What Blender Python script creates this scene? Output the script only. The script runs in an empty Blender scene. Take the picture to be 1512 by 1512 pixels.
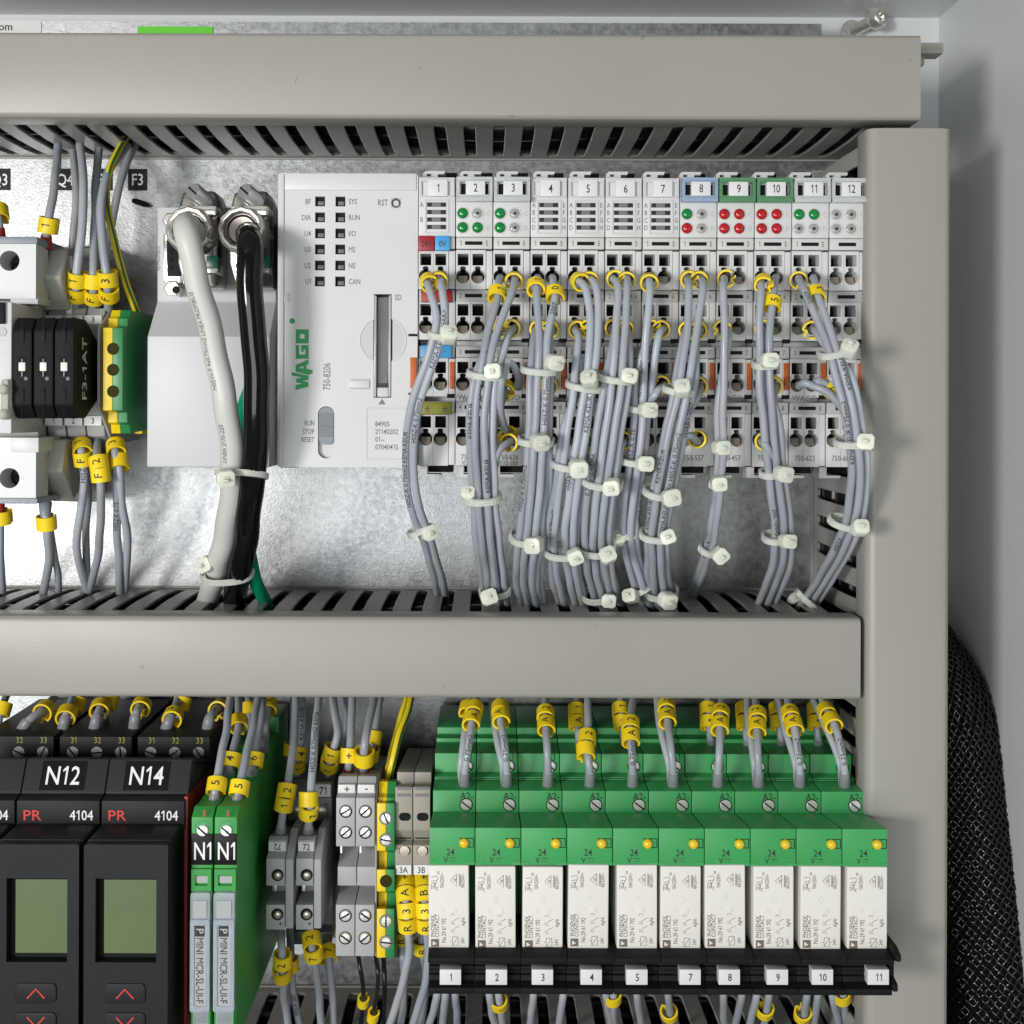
import bpy, bmesh, math, random
import numpy as np
from mathutils import Vector, Matrix, Quaternion
from mathutils.geometry import tessellate_polygon
random.seed(7)
R = math.radians
scene = bpy.context.scene
COL = scene.collection

# ------------------------------------------------------------------ camera
FPX, DIST = 1950.0, 500.0          # focal length in photo pixels, camera to plate in mm
VX, VY, ROLL = 720.0, 600.0, R(0.2)
cam_d = bpy.data.cameras.new('Camera')
cam = bpy.data.objects.new('Camera', cam_d); COL.objects.link(cam)
cam_d.sensor_width = 36.0; cam_d.lens = 36.0 * FPX / 1512
cam_d.shift_x = (756 - VX) / 1512; cam_d.shift_y = -(756 - VY) / 1512
cam_d.clip_start = 0.01; cam_d.clip_end = 50
cam.location = (0, -DIST / 1000, 0)
cam.rotation_euler = (Matrix.Rotation(R(90), 3, 'X') @ Matrix.Rotation(ROLL, 3, 'Z')).to_euler()
scene.camera = cam
scene.view_settings.view_transform = 'Standard'
scene.view_settings.look = 'None'
scene.view_settings.exposure = 0.0
scene.view_settings.gamma = 1.0
scene.render.resolution_x = scene.render.resolution_y = 1024

# ------------------------------------------------------------------ light
wd = bpy.data.worlds.new('World'); scene.world = wd; wd.use_nodes = True
bg = wd.node_tree.nodes['Background']
bg.inputs[0].default_value = (0.97, 0.985, 1.0, 1); bg.inputs[1].default_value = 0.12
def lamp(name, loc, target, sx, sy, power, col):
    l = bpy.data.lights.new(name, 'AREA'); l.shape = 'RECTANGLE'; l.size = sx; l.size_y = sy
    l.energy = power; l.color = col
    o = bpy.data.objects.new(name, l); COL.objects.link(o); o.location = loc
    o.rotation_euler = (Vector(target) - Vector(loc)).to_track_quat('-Z', 'Y').to_euler()
    return o
lamp('work_lamp', (-0.60, -0.98, 0.0), (0, 0, -0.03), 0.19, 0.19, 7.2, (1.0, 0.985, 0.95))
lamp('fill_lamp', (-0.30, -1.30, -0.22), (0, 0, -0.05), 0.8, 0.5, 7.0, (0.96, 0.98, 1.0))  # added soft fill from the front, brightens the plate and lower clamp rows

# ------------------------------------------------------------------ pixel of the photo at a depth -> millimetres
def W(px, py, d):
    c, s = math.cos(ROLL), math.sin(ROLL)
    dx, dy = px - VX, py - VY
    ux, uy = dx * c + dy * s, -dx * s + dy * c
    k = (DIST - d) / FPX
    return (ux * k, -d, -uy * k)
def wx(px, py, d): return W(px, py, d)[0]
def wz(px, py, d): return W(px, py, d)[2]
def mm(d): return FPX / (DIST - d)          # pixels per mm at a depth

# ------------------------------------------------------------------ materials
MAT = {}
def mat(name, col, rough=0.45, metal=0.0, var=0.0, vscale=30, bump=0.0, bscale=400, spec=0.5, trans=0.0, sss=0.0, emit=0.0, coat=0.0, rvar=0.0, ior=1.45, jit=0.0):
    m = bpy.data.materials.new(name); m.use_nodes = True
    nt = m.node_tree; b = nt.nodes['Principled BSDF']
    b.inputs['Base Color'].default_value = (*col, 1)
    b.inputs['Roughness'].default_value = rough
    b.inputs['Metallic'].default_value = metal
    b.inputs['Specular IOR Level'].default_value = spec
    b.inputs['IOR'].default_value = ior
    if trans: b.inputs['Transmission Weight'].default_value = trans
    if sss:
        b.inputs['Subsurface Weight'].default_value = sss
        b.inputs['Subsurface Radius'].default_value = (1, .9, .7)
        b.inputs['Subsurface Scale'].default_value = 0.0015
    if coat: b.inputs['Coat Weight'].default_value = coat
    if emit:
        b.inputs['Emission Color'].default_value = (*col, 1); b.inputs['Emission Strength'].default_value = emit
    if var or bump or rvar:
        tc = nt.nodes.new('ShaderNodeTexCoord')
    if var or rvar:
        n = nt.nodes.new('ShaderNodeTexNoise'); n.inputs['Scale'].default_value = vscale; n.inputs['Detail'].default_value = 6
        nt.links.new(tc.outputs['Object'], n.inputs['Vector'])
        if var:
            mx = nt.nodes.new('ShaderNodeMapRange')
            mx.inputs['From Min'].default_value = .3; mx.inputs['From Max'].default_value = .7
            mx.inputs['To Min'].default_value = 1 - var; mx.inputs['To Max'].default_value = 1 + var
            nt.links.new(n.outputs['Fac'], mx.inputs['Value'])
            v = nt.nodes.new('ShaderNodeVectorMath'); v.operation = 'SCALE'; v.inputs[0].default_value = col
            nt.links.new(mx.outputs['Result'], v.inputs['Scale']); nt.links.new(v.outputs[0], b.inputs['Base Color'])
        if rvar:
            mr = nt.nodes.new('ShaderNodeMapRange')
            mr.inputs['From Min'].default_value = .3; mr.inputs['From Max'].default_value = .7
            mr.inputs['To Min'].default_value = max(.02, rough - rvar); mr.inputs['To Max'].default_value = rough + rvar
            nt.links.new(n.outputs['Fac'], mr.inputs['Value']); nt.links.new(mr.outputs['Result'], b.inputs['Roughness'])
    if jit:
        oi = nt.nodes.new('ShaderNodeObjectInfo'); mj = nt.nodes.new('ShaderNodeMapRange')
        mj.inputs['To Min'].default_value = 1 - jit; mj.inputs['To Max'].default_value = 1 + jit
        nt.links.new(oi.outputs['Random'], mj.inputs['Value'])
        vj = nt.nodes.new('ShaderNodeVectorMath'); vj.operation = 'SCALE'; nt.links.new(v.outputs[0], vj.inputs[0])
        nt.links.new(mj.outputs['Result'], vj.inputs['Scale']); nt.links.new(vj.outputs[0], b.inputs['Base Color'])
    if bump:
        n2 = nt.nodes.new('ShaderNodeTexNoise'); n2.inputs['Scale'].default_value = bscale; n2.inputs['Detail'].default_value = 3
        nt.links.new(tc.outputs['Object'], n2.inputs['Vector'])
        bp = nt.nodes.new('ShaderNodeBump'); bp.inputs['Strength'].default_value = bump; bp.inputs['Distance'].default_value = 0.0004
        nt.links.new(n2.outputs['Fac'], bp.inputs['Height']); nt.links.new(bp.outputs['Normal'], b.inputs['Normal'])
    MAT[name] = m
    return m
mat('duct', (.335, .323, .290), .42, var=.06, vscale=7, bump=.10, bscale=800, rvar=.12)
mat('duct_inner', (.34, .335, .31), .36, var=.04, vscale=30, bump=.05, bscale=700)
mat('paint', (.63, .645, .655), .3, bump=.10, bscale=900)
mat('white', (.63, .64, .635), .38, var=.02, vscale=60, bump=.04, bscale=1200)
mat('offwhite', (.58, .585, .57), .42, var=.03, vscale=60, bump=.05, bscale=1200)
mat('ivory', (.745, .73, .675), .42, var=.03, vscale=40, bump=.05, bscale=700, jit=0.03)
mat('housing', (.55, .56, .565), .40, var=.02, vscale=40, bump=.05, bscale=1500)
mat('strip', (.44, .45, .45), .45)
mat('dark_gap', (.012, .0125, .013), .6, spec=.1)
mat('spring', (.46, .41, .34), .32, metal=.7)
mat('wire', (.365, .397, .435), .36, var=.07, vscale=70, bump=.08, bscale=420, rvar=.12, jit=.14)
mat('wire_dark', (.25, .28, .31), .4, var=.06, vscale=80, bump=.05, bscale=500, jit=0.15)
mat('sleeve', (.27, .275, .30), .35)
mat('white_cable', (.60, .60, .56), .42, var=.04, vscale=40, bump=.05, bscale=500)
mat('black_cable', (.005, .005, .006), .11, bump=.6, bscale=55, spec=.4)
mat('green_wire', (.0, .26, .13), .3)
mat('black_wire', (.012, .012, .013), .28)
mat('red_sleeve', (.30, .02, .02), .4)
mat('yellow', (.88, .64, .015), .45, var=.06, vscale=90, bump=.06, bscale=500, jit=.08)
mat('earth_green', (.02, .22, .06), .38)
mat('earth_yellow', (.85, .62, .01), .38)
mat('tie', (.70, .725, .62), .38, sss=.5, var=.08, vscale=140, bump=.15, bscale=400, jit=0.1)
mat('strap', (.76, .79, .72), .28, trans=.35, ior=1.3)
mat('relay_green', (.045, .33, .095), .42, var=.06, vscale=40, bump=.06, bscale=900, jit=0.05)
mat('iso_green', (.03, .30, .05), .42, var=.05, vscale=30, bump=.05, bscale=900)
mat('black', (.010, .0105, .011), .55, var=.15, vscale=60, bump=.06, bscale=900, spec=.14)
mat('black_panel', (.014, .0155, .0175), .5, var=.12, vscale=50, bump=.12, bscale=1600, spec=.22)
mat('anthracite', (.030, .032, .034), .55, var=.06, vscale=50, bump=.1, bscale=1600, spec=.2)
mat('tgrey', (.40, .405, .41), .45, var=.03, vscale=60, bump=.06, bscale=900)
mat('tdark', (.17, .172, .17), .45, var=.05, vscale=60, bump=.06, bscale=900)
mat('tbeige', (.33, .30, .255), .48, var=.04, vscale=60, bump=.06, bscale=900)
mat('red', (.28, .02, .015), .4)
mat('tab_red', (.33, .015, .02), .4)
mat('tab_blue', (.06, .33, .68), .4)
mat('tab_olive', (.24, .24, .02), .4)
mat('orange', (.55, .11, .015), .42)
mat('led_green', (.0, .22, .04), .15, coat=.5)
mat('led_red', (.45, .006, .01), .15, coat=.5)
mat('led_off', (.34, .345, .33), .2, coat=.3)
mat('led_yellow', (.80, .55, .02), .2, coat=.5)
mat('clear', (.85, .88, .88), .12, trans=.5, ior=1.3)
mat('clear_blue', (.52, .64, .82), .12, trans=.5, ior=1.2)
mat('clear_green', (.20, .46, .25), .12, trans=.5, ior=1.2)
mat('clear_milky', (.74, .80, .86), .25, trans=.65, ior=1.2)
mat('clear_amber', (.70, .70, .62), .2, trans=.45, ior=1.1)
mat('screen', (.135, .175, .085), .14, var=.04, vscale=50, spec=.6)
mat('chrome', (.78, .745, .68), .18, metal=.8, bump=.25, bscale=220, rvar=.08, vscale=120)
mat('dark_chrome', (.17, .16, .14), .2, metal=1, bump=.15, bscale=160)
mat('screw', (.84, .83, .79), .26, metal=.55, bump=.15, bscale=600)
mat('zinc', (.70, .71, .72), .32, metal=.8, bump=.1, bscale=400)
mat('ink', (.03, .03, .032), .6)
mat('ink_grey', (.16, .16, .16), .6)
mat('ink_brown', (.17, .135, .11), .6)
mat('ink_white', (.85, .85, .85), .5)
mat('ink_red', (.65, .04, .03), .5)
mat('ink_olive', (.35, .33, .05), .5)
mat('logo_green', (.0, .30, .07), .45)
mat('hole_shade_olive', (.035, .032, .004), .6, spec=.1)
mat('plug_green', (.0, .07, .035), .3)
mat('flap', (.95, .97, .97), .04, trans=.95, ior=1.06)
mat('liner', (.42, .38, .33), .35, metal=.5)
mat('sleeve_core', (.003, .003, .0035), .85, spec=.08)
mat('sticker', (.70, .71, .70), .4)
mat('sticker_green', (.12, .62, .03), .5)
mat('label_tape', (.008, .008, .009), .4, bump=.1, bscale=200, spec=.2)
mat('braid', (.0035, .0035, .004), .12, spec=.6)

def galvanized():
    m = bpy.data.materials.new('galvanized'); m.use_nodes = True; nt = m.node_tree; b = nt.nodes['Principled BSDF']
    tc = nt.nodes.new('ShaderNodeTexCoord')
    def noise(scale, detail):
        n = nt.nodes.new('ShaderNodeTexNoise'); n.inputs['Scale'].default_value = scale; n.inputs['Detail'].default_value = detail
        nt.links.new(tc.outputs['Object'], n.inputs['Vector']); return n.outputs['Fac']
    def rng(src, a, b_, lo=.35, hi=.65):
        r = nt.nodes.new('ShaderNodeMapRange'); r.inputs['From Min'].default_value = lo; r.inputs['From Max'].default_value = hi
        r.inputs['To Min'].default_value = a; r.inputs['To Max'].default_value = b_
        nt.links.new(src, r.inputs['Value']); return r.outputs['Result']
    fine, mid, big = noise(1400, 2), noise(480, 3), noise(14, 5)
    vo = nt.nodes.new('ShaderNodeTexVoronoi'); vo.inputs['Scale'].default_value = 750; nt.links.new(tc.outputs['Object'], vo.inputs['Vector'])
    sp = nt.nodes.new('ShaderNodeSeparateColor'); nt.links.new(vo.outputs['Color'], sp.inputs[0])
    mp = nt.nodes.new('ShaderNodeMapping'); mp.inputs['Scale'].default_value = (14, 14, 900); nt.links.new(tc.outputs['Object'], mp.inputs['Vector'])
    sc = nt.nodes.new('ShaderNodeTexNoise'); sc.inputs['Scale'].default_value = 1; sc.inputs['Detail'].default_value = 2; nt.links.new(mp.outputs[0], sc.inputs['Vector'])
    def mul(a_, b_):
        q = nt.nodes.new('ShaderNodeMath'); q.operation = 'MULTIPLY'; nt.links.new(a_, q.inputs[0]); nt.links.new(b_, q.inputs[1]); return q.outputs[0]
    f = mul(mul(rng(mid, .86, 1.13), rng(big, .92, 1.06)), mul(rng(sp.outputs[0], .94, 1.06, 0, 1), rng(sc.outputs['Fac'], .97, 1.02)))
    v = nt.nodes.new('ShaderNodeVectorMath'); v.operation = 'SCALE'; v.inputs[0].default_value = (.305, .312, .316)
    nt.links.new(f, v.inputs['Scale']); nt.links.new(v.outputs[0], b.inputs['Base Color'])
    b.inputs['Metallic'].default_value = .9
    nt.links.new(mul(rng(sp.outputs[1], .34, .40, 0, 1), rng(mid, .9, 1.15)), b.inputs['Roughness'])
    bp = nt.nodes.new('ShaderNodeBump'); bp.inputs['Strength'].default_value = .30; bp.inputs['Distance'].default_value = .00016
    nt.links.new(fine, bp.inputs['Height']); nt.links.new(bp.outputs['Normal'], b.inputs['Normal'])
    MAT['galvanized'] = m
galvanized()

def striped(name):   # green stripe along a yellow wire: stripe given by object-independent UV around the tube
    m = bpy.data.materials.new(name); m.use_nodes = True; nt = m.node_tree; b = nt.nodes['Principled BSDF']
    b.inputs['Roughness'].default_value = .35
    uv = nt.nodes.new('ShaderNodeUVMap'); sp = nt.nodes.new('ShaderNodeSeparateXYZ'); nt.links.new(uv.outputs[0], sp.inputs[0])
    w = nt.nodes.new('ShaderNodeMath'); w.operation = 'MULTIPLY'; w.inputs[1].default_value = 3.0; nt.links.new(sp.outputs[0], w.inputs[0])
    f = nt.nodes.new('ShaderNodeMath'); f.operation = 'FRACT'; nt.links.new(w.outputs[0], f.inputs[0])
    g = nt.nodes.new('ShaderNodeMath'); g.operation = 'LESS_THAN'; g.inputs[1].default_value = .36; nt.links.new(f.outputs[0], g.inputs[0])
    mx = nt.nodes.new('ShaderNodeMix'); mx.data_type = 'RGBA'
    mx.inputs['A'].default_value = (.80, .60, .02, 1); mx.inputs['B'].default_value = (.02, .14, .03, 1)
    nt.links.new(g.outputs[0], mx.inputs['Factor']); nt.links.new(mx.outputs['Result'], b.inputs['Base Color'])
    MAT[name] = m
striped('earth_wire')

# ------------------------------------------------------------------ objects
WORLD = {}
def _props(o, label=None, cat=None, group=None, kind=None):
    if label: o['label'] = label
    if cat: o['category'] = cat
    if group: o['group'] = group
    if kind: o['kind'] = kind
def thing(name, label, cat, loc, group=None):
    o = bpy.data.objects.new(name, None); COL.objects.link(o)
    o.empty_display_size = .01
    o.location = Vector(loc) / 1000; WORLD[o.name] = Vector(loc)
    _props(o, label, cat, group); return o
def make_mesh(name, V, F, bev=0, seg=2, uvs=None, ang=32):
    me = bpy.data.meshes.new(name); me.from_pydata([tuple(v) for v in V], [], F)
    if bev:
        bm = bmesh.new(); bm.from_mesh(me)
        ed = [e for e in bm.edges if len(e.link_faces) == 2 and e.calc_face_angle(0) > R(28)]
        bmesh.ops.bevel(bm, geom=ed, offset=bev, offset_type='OFFSET', segments=seg, profile=.6, affect='EDGES', clamp_overlap=True)
        bm.to_mesh(me); bm.free()
    me.shade_smooth(); me.set_sharp_from_angle(angle=R(ang))
    return me
def add(name, VF, m, parent=None, bev=0, seg=2, label=None, cat=None, group=None, kind=None, uvs=None, ang=32):
    V = np.array(VF[0], float); F = VF[1]
    c = (V.min(0) + V.max(0)) / 2
    if parent is None: c[1] = 0
    me = make_mesh(name, (V - c) / 1000, F, bev / 1000, seg, ang=ang)
    if uvs is not None:
        ul = me.uv_layers.new(name='UVMap')
        for p in me.polygons:
            for k, li in enumerate(p.loop_indices): ul.data[li].uv = uvs[p.index][k]
    me.materials.append(MAT[m])
    o = bpy.data.objects.new(name, me); COL.objects.link(o)
    c = Vector(c); WORLD[o.name] = c.copy()
    if parent is not None:
        o.parent = parent; o.location = (c - WORLD[parent.name]) / 1000
    else: o.location = c / 1000
    _props(o, label, cat, group, kind); return o
def copy_tree(o, delta, parent=None, label=None):
    c = o.copy(); COL.objects.link(c)
    WORLD[c.name] = WORLD[o.name] + Vector(delta)
    if parent is not None: c.parent = parent
    else: c.location = o.location + Vector(delta) / 1000
    if label: c['label'] = label
    for ch in list(o.children): copy_tree(ch, delta, c)
    return c
# ------------------------------------------------------------------ shapes (mm)
def _orient(V, F):
    V = np.array(V); c = V.mean(0); out = []
    for f in F:
        p = V[list(f)]; n = np.cross(p[1] - p[0], p[2] - p[0])
        out.append(tuple(f) if np.dot(n, p.mean(0) - c) >= 0 else tuple(reversed(f)))
    return out
def join(*parts):
    V, F = [], []
    for v, f in parts:
        k = len(V); V += [tuple(q) for q in v]; F += [tuple(i + k for i in g) for g in f]
    return V, F
def box(x0, x1, d0, d1, z0, z1):
    x0, x1 = sorted((x0, x1)); z0, z1 = sorted((z0, z1)); y0, y1 = -max(d0, d1), -min(d0, d1)
    V = [(x, y, z) for x in (x0, x1) for y in (y0, y1) for z in (z0, z1)]
    F = [(0, 1, 3, 2), (4, 6, 7, 5), (0, 4, 5, 1), (2, 3, 7, 6), (0, 2, 6, 4), (1, 5, 7, 3)]
    return V, _orient(V, F)
def PB(px0, px1, py0, py1, d0, d1):        # box whose front face covers these pixels of the photo at depth d1
    a, b = W(px0, py0, d1), W(px1, py1, d1)
    cx = (px0 + px1) / 2; cy = (py0 + py1) / 2
    return box(wx(px0, cy, d1), wx(px1, cy, d1), d0, d1, wz(cx, py0, d1), wz(cx, py1, d1))
def prismY(poly, d0, d1, holes=()):        # outline in x,z pushed from depth d0 to d1
    def ccw(p):
        a = sum(p[i][0] * p[(i + 1) % len(p)][1] - p[(i + 1) % len(p)][0] * p[i][1] for i in range(len(p)))
        return p if a > 0 else p[::-1]
    loops = [ccw(list(poly))] + [ccw(list(h)) for h in holes]
    V, F = [], []
    y0, y1 = -d0, -d1                      # y1 is the front (nearer the camera)
    flat = [q for l in loops for q in l]; n = len(flat)
    V = [(x, y1, z) for x, z in flat] + [(x, y0, z) for x, z in flat]
    if not holes:
        F.append(tuple(range(n))); F.append(tuple(range(2 * n - 1, n - 1, -1)))
    else:
        for t in tessellate_polygon([[Vector((x, z, 0)) for x, z in l] for l in loops]):
            a, b, c = t
            (ax, az), (bx, bz), (cx, cz) = flat[a], flat[b], flat[c]
            cr = (bx - ax) * (cz - az) - (bz - az) * (cx - ax)
            if abs(cr) < 1e-9: continue
            if cr < 0: a, b, c = c, b, a
            F.append((a, b, c)); F.append((c + n, b + n, a + n))
    k = 0
    for li, l in enumerate(loops):
        m = len(l)
        for i in range(m):
            a, b = k + i, k + (i + 1) % m
            F.append((a, a + n, b + n, b) if li == 0 else (b, b + n, a + n, a))
        k += m
    # with y pointing away from the camera, a ccw x,z loop faces the camera (-y)
    return V, F
def prismX(prof, x0, x1):                  # outline in d,z pushed along x
    n = len(prof)
    a = sum(prof[i][0] * prof[(i + 1) % n][1] - prof[(i + 1) % n][0] * prof[i][1] for i in range(n))
    p = prof if a > 0 else prof[::-1]
    V = [(x0, -d, z) for d, z in p] + [(x1, -d, z) for d, z in p]
    F = [tuple(range(n)), tuple(range(2 * n - 1, n - 1, -1))]
    for i in range(n):
        j = (i + 1) % n; F.append((i, i + n, j + n, j))
    return V, F
def prismZ(prof, z0, z1):                  # outline in x,d pushed along z
    n = len(prof)
    a = sum(prof[i][0] * prof[(i + 1) % n][1] - prof[(i + 1) % n][0] * prof[i][1] for i in range(n))
    p = prof if a > 0 else prof[::-1]
    V = [(x, -d, z0) for x, d in p] + [(x, -d, z1) for x, d in p]
    F = [tuple(range(n)), tuple(range(2 * n - 1, n - 1, -1))]
    for i in range(n):
        j = (i + 1) % n; F.append((i, i + n, j + n, j))
    return V, F
def xform(VF, loc=(0, 0, 0), M=None):
    V = np.array(VF[0], float)
    if M is not None: V = V @ np.array(M).T
    return (V + np.array(loc)).tolist(), VF[1]
def basis(axis, ref=(0, 0, 1)):
    a = Vector(axis).normalized(); r = Vector(ref)
    if abs(a.dot(r)) > .95: r = Vector((1, 0, 0))
    u = r.cross(a).normalized(); v = a.cross(u)
    return u, v, a
def lathe(prof, c, axis=(0, -1, 0), n=20):  # (radius, height) profile about an axis
    u, v, a = basis(axis); c = Vector(c); V, F = [], []
    for r, h in prof:
        for i in range(n):
            t = 2 * math.pi * i / n
            V.append(tuple(c + u * (r * math.cos(t)) + v * (r * math.sin(t)) + a * h))
    for j in range(len(prof) - 1):
        for i in range(n):
            k = (i + 1) % n
            F.append((j * n + i, j * n + k, (j + 1) * n + k, (j + 1) * n + i))
    F.append(tuple(range(n))[::-1]); F.append(tuple(range((len(prof) - 1) * n, len(prof) * n)))
    return V, F
def cyl(c, r, h, axis=(0, -1, 0), n=20, ch=None):
    ch = r * .12 if ch is None else ch
    return lathe([(r, 0), (r, h - ch), (r - ch, h)], c, axis, n)
def dome(c, r, h, axis=(0, -1, 0), n=14):
    return lathe([(r, 0), (r, h * .3), (r * .88, h * .65), (r * .55, h * .92), (r * .12, h)], c, axis, n)
def circle(cx, cz, r, n=16, a0=0): return [(cx + r * math.cos(a0 + 2 * math.pi * i / n), cz + r * math.sin(a0 + 2 * math.pi * i / n)) for i in range(n)]
def rect(x0, x1, z0, z1): return [(x0, z0), (x1, z0), (x1, z1), (x0, z1)]
def rrect(x0, x1, z0, z1, r, n=4):
    x0, x1 = sorted((x0, x1)); z0, z1 = sorted((z0, z1)); out = []
    for cx, cz, a in ((x1 - r, z1 - r, 0), (x0 + r, z1 - r, 90), (x0 + r, z0 + r, 180), (x1 - r, z0 + r, 270)):
        for i in range(n + 1):
            t = R(a + 90 * i / n); out.append((cx + r * math.cos(t), cz + r * math.sin(t)))
    return out
def stroke(pts, w, closed=False):          # 2D polyline -> strip polygon
    P = [Vector(p) for p in pts]; L, Rr = [], []
    for i, p in enumerate(P):
        a = P[max(0, i - 1)]; b = P[min(len(P) - 1, i + 1)]
        t = (b - a); t = t.normalized() if t.length > 1e-9 else Vector((1, 0)); n = Vector((-t.y, t.x))
        L.append(tuple(p + n * w / 2)); Rr.append(tuple(p - n * w / 2))
    return L + Rr[::-1]
def smooth_path(pts, step=2.0):
    P = [np.array(p, float) for p in pts]
    if len(P) == 2: P = [P[0], (P[0] + P[1]) / 2, P[1]]
    P = [2 * P[0] - P[1]] + P + [2 * P[-1] - P[-2]]
    out = []
    for i in range(1, len(P) - 2):
        p0, p1, p2, p3 = P[i - 1:i + 3]
        t0 = 0; t1 = t0 + max(1e-6, np.linalg.norm(p1 - p0)) ** .5; t2 = t1 + max(1e-6, np.linalg.norm(p2 - p1)) ** .5; t3 = t2 + max(1e-6, np.linalg.norm(p3 - p2)) ** .5
        n = max(2, int(np.linalg.norm(p2 - p1) / step))
        for k in range(n):
            t = t1 + (t2 - t1) * k / n
            a1 = (t1 - t) / (t1 - t0) * p0 + (t - t0) / (t1 - t0) * p1
            a2 = (t2 - t) / (t2 - t1) * p1 + (t - t1) / (t2 - t1) * p2
            a3 = (t3 - t) / (t3 - t2) * p2 + (t - t2) / (t3 - t2) * p3
            b1 = (t2 - t) / (t2 - t0) * a1 + (t - t0) / (t2 - t0) * a2
            b2 = (t3 - t) / (t3 - t1) * a2 + (t - t1) / (t3 - t1) * a3
            out.append((t2 - t) / (t2 - t1) * b1 + (t - t1) / (t2 - t1) * b2)
    out.append(P[-2]); return np.array(out)
def tangents(P):
    T = np.gradient(P, axis=0); return T / np.linalg.norm(T, axis=1)[:, None]
def tube(P, r, n=10, radii=None, uv=False):
    T = tangents(P); N = np.cross(T[0], (0.3, .2, 1)); N /= np.linalg.norm(N)
    V, F, U = [], [], []
    for i in range(len(P)):
        N = N - T[i] * np.dot(N, T[i]); N /= np.linalg.norm(N); B = np.cross(T[i], N)
        rr = r if radii is None else radii[i]
        for k in range(n):
            a = 2 * math.pi * k / n; V.append(tuple(P[i] + rr * (math.cos(a) * N + math.sin(a) * B)))
    for i in range(len(P) - 1):
        for k in range(n):
            k2 = (k + 1) % n
            F.append((i * n + k, i * n + k2, (i + 1) * n + k2, (i + 1) * n + k))
            U.append([(k / n, i), ((k + 1) / n, i), ((k + 1) / n, i + 1), (k / n, i + 1)])
    F.append(tuple(range(n))[::-1]); U.append([(0, 0)] * n)
    F.append(tuple(range((len(P) - 1) * n, len(P) * n))); U.append([(0, 0)] * n)
    return (V, F, U) if uv else (V, F)

# ------------------------------------------------------------------ lettering: collected, turned into meshes in one go at the end
TEXTS = []
def text(s, at, h, parent, m='ink', rot=0, align='C', sx=1.0, u=None, v=None, name='lettering'):
    # at: mm point of the text's middle; h: capital height in mm; rot: degrees counter-clockwise seen from the front
    if u is None:
        c, sn = math.cos(R(rot)), math.sin(R(rot)); u = Vector((c, 0, sn)); v = Vector((-sn, 0, c))
    TEXTS.append(dict(s=s, at=Vector(at), h=h, parent=parent, m=m, align=align, sx=sx, u=Vector(u), v=Vector(v), name=name))
def ptext(s, px, py, d, hpx, parent, m='ink', rot=0, align='C', sx=1.0, name='lettering'):
    text(s, W(px, py, d + .06), hpx / mm(d), parent, m, rot, align, sx, name=name)
def path_text(s, P, s0, r, h, parent, m='ink', turn=0.0, sx=1.0, name='lettering', N0=None):
    TEXTS.append(dict(s=s, path=P, s0=s0, r=r, h=h, parent=parent, m=m, turn=turn, sx=sx, name=name, N0=N0))
def facing(T, N0=None):
    c = Vector((0, -1, 0)) if N0 is None else Vector(N0)
    n = c - T * c.dot(T)
    if n.length < .55 and N0 is None:
        c = Vector((0, -.35, 1)); n = c - T * c.dot(T)
    return n.normalized()
def along(P):
    s = np.concatenate([[0], np.cumsum(np.linalg.norm(np.diff(P, axis=0), axis=1))]); return s
def at_s(P, S, s):
    s = min(max(s, 0), S[-1] - 1e-6); i = int(np.searchsorted(S, s, 'right')) - 1; i = min(i, len(P) - 2)
    f = (s - S[i]) / max(1e-9, S[i + 1] - S[i]); p = P[i] * (1 - f) + P[i + 1] * f
    T = tangents(P); t = T[i] * (1 - f) + T[i + 1] * f
    return Vector(p), Vector(t).normalized()
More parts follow.
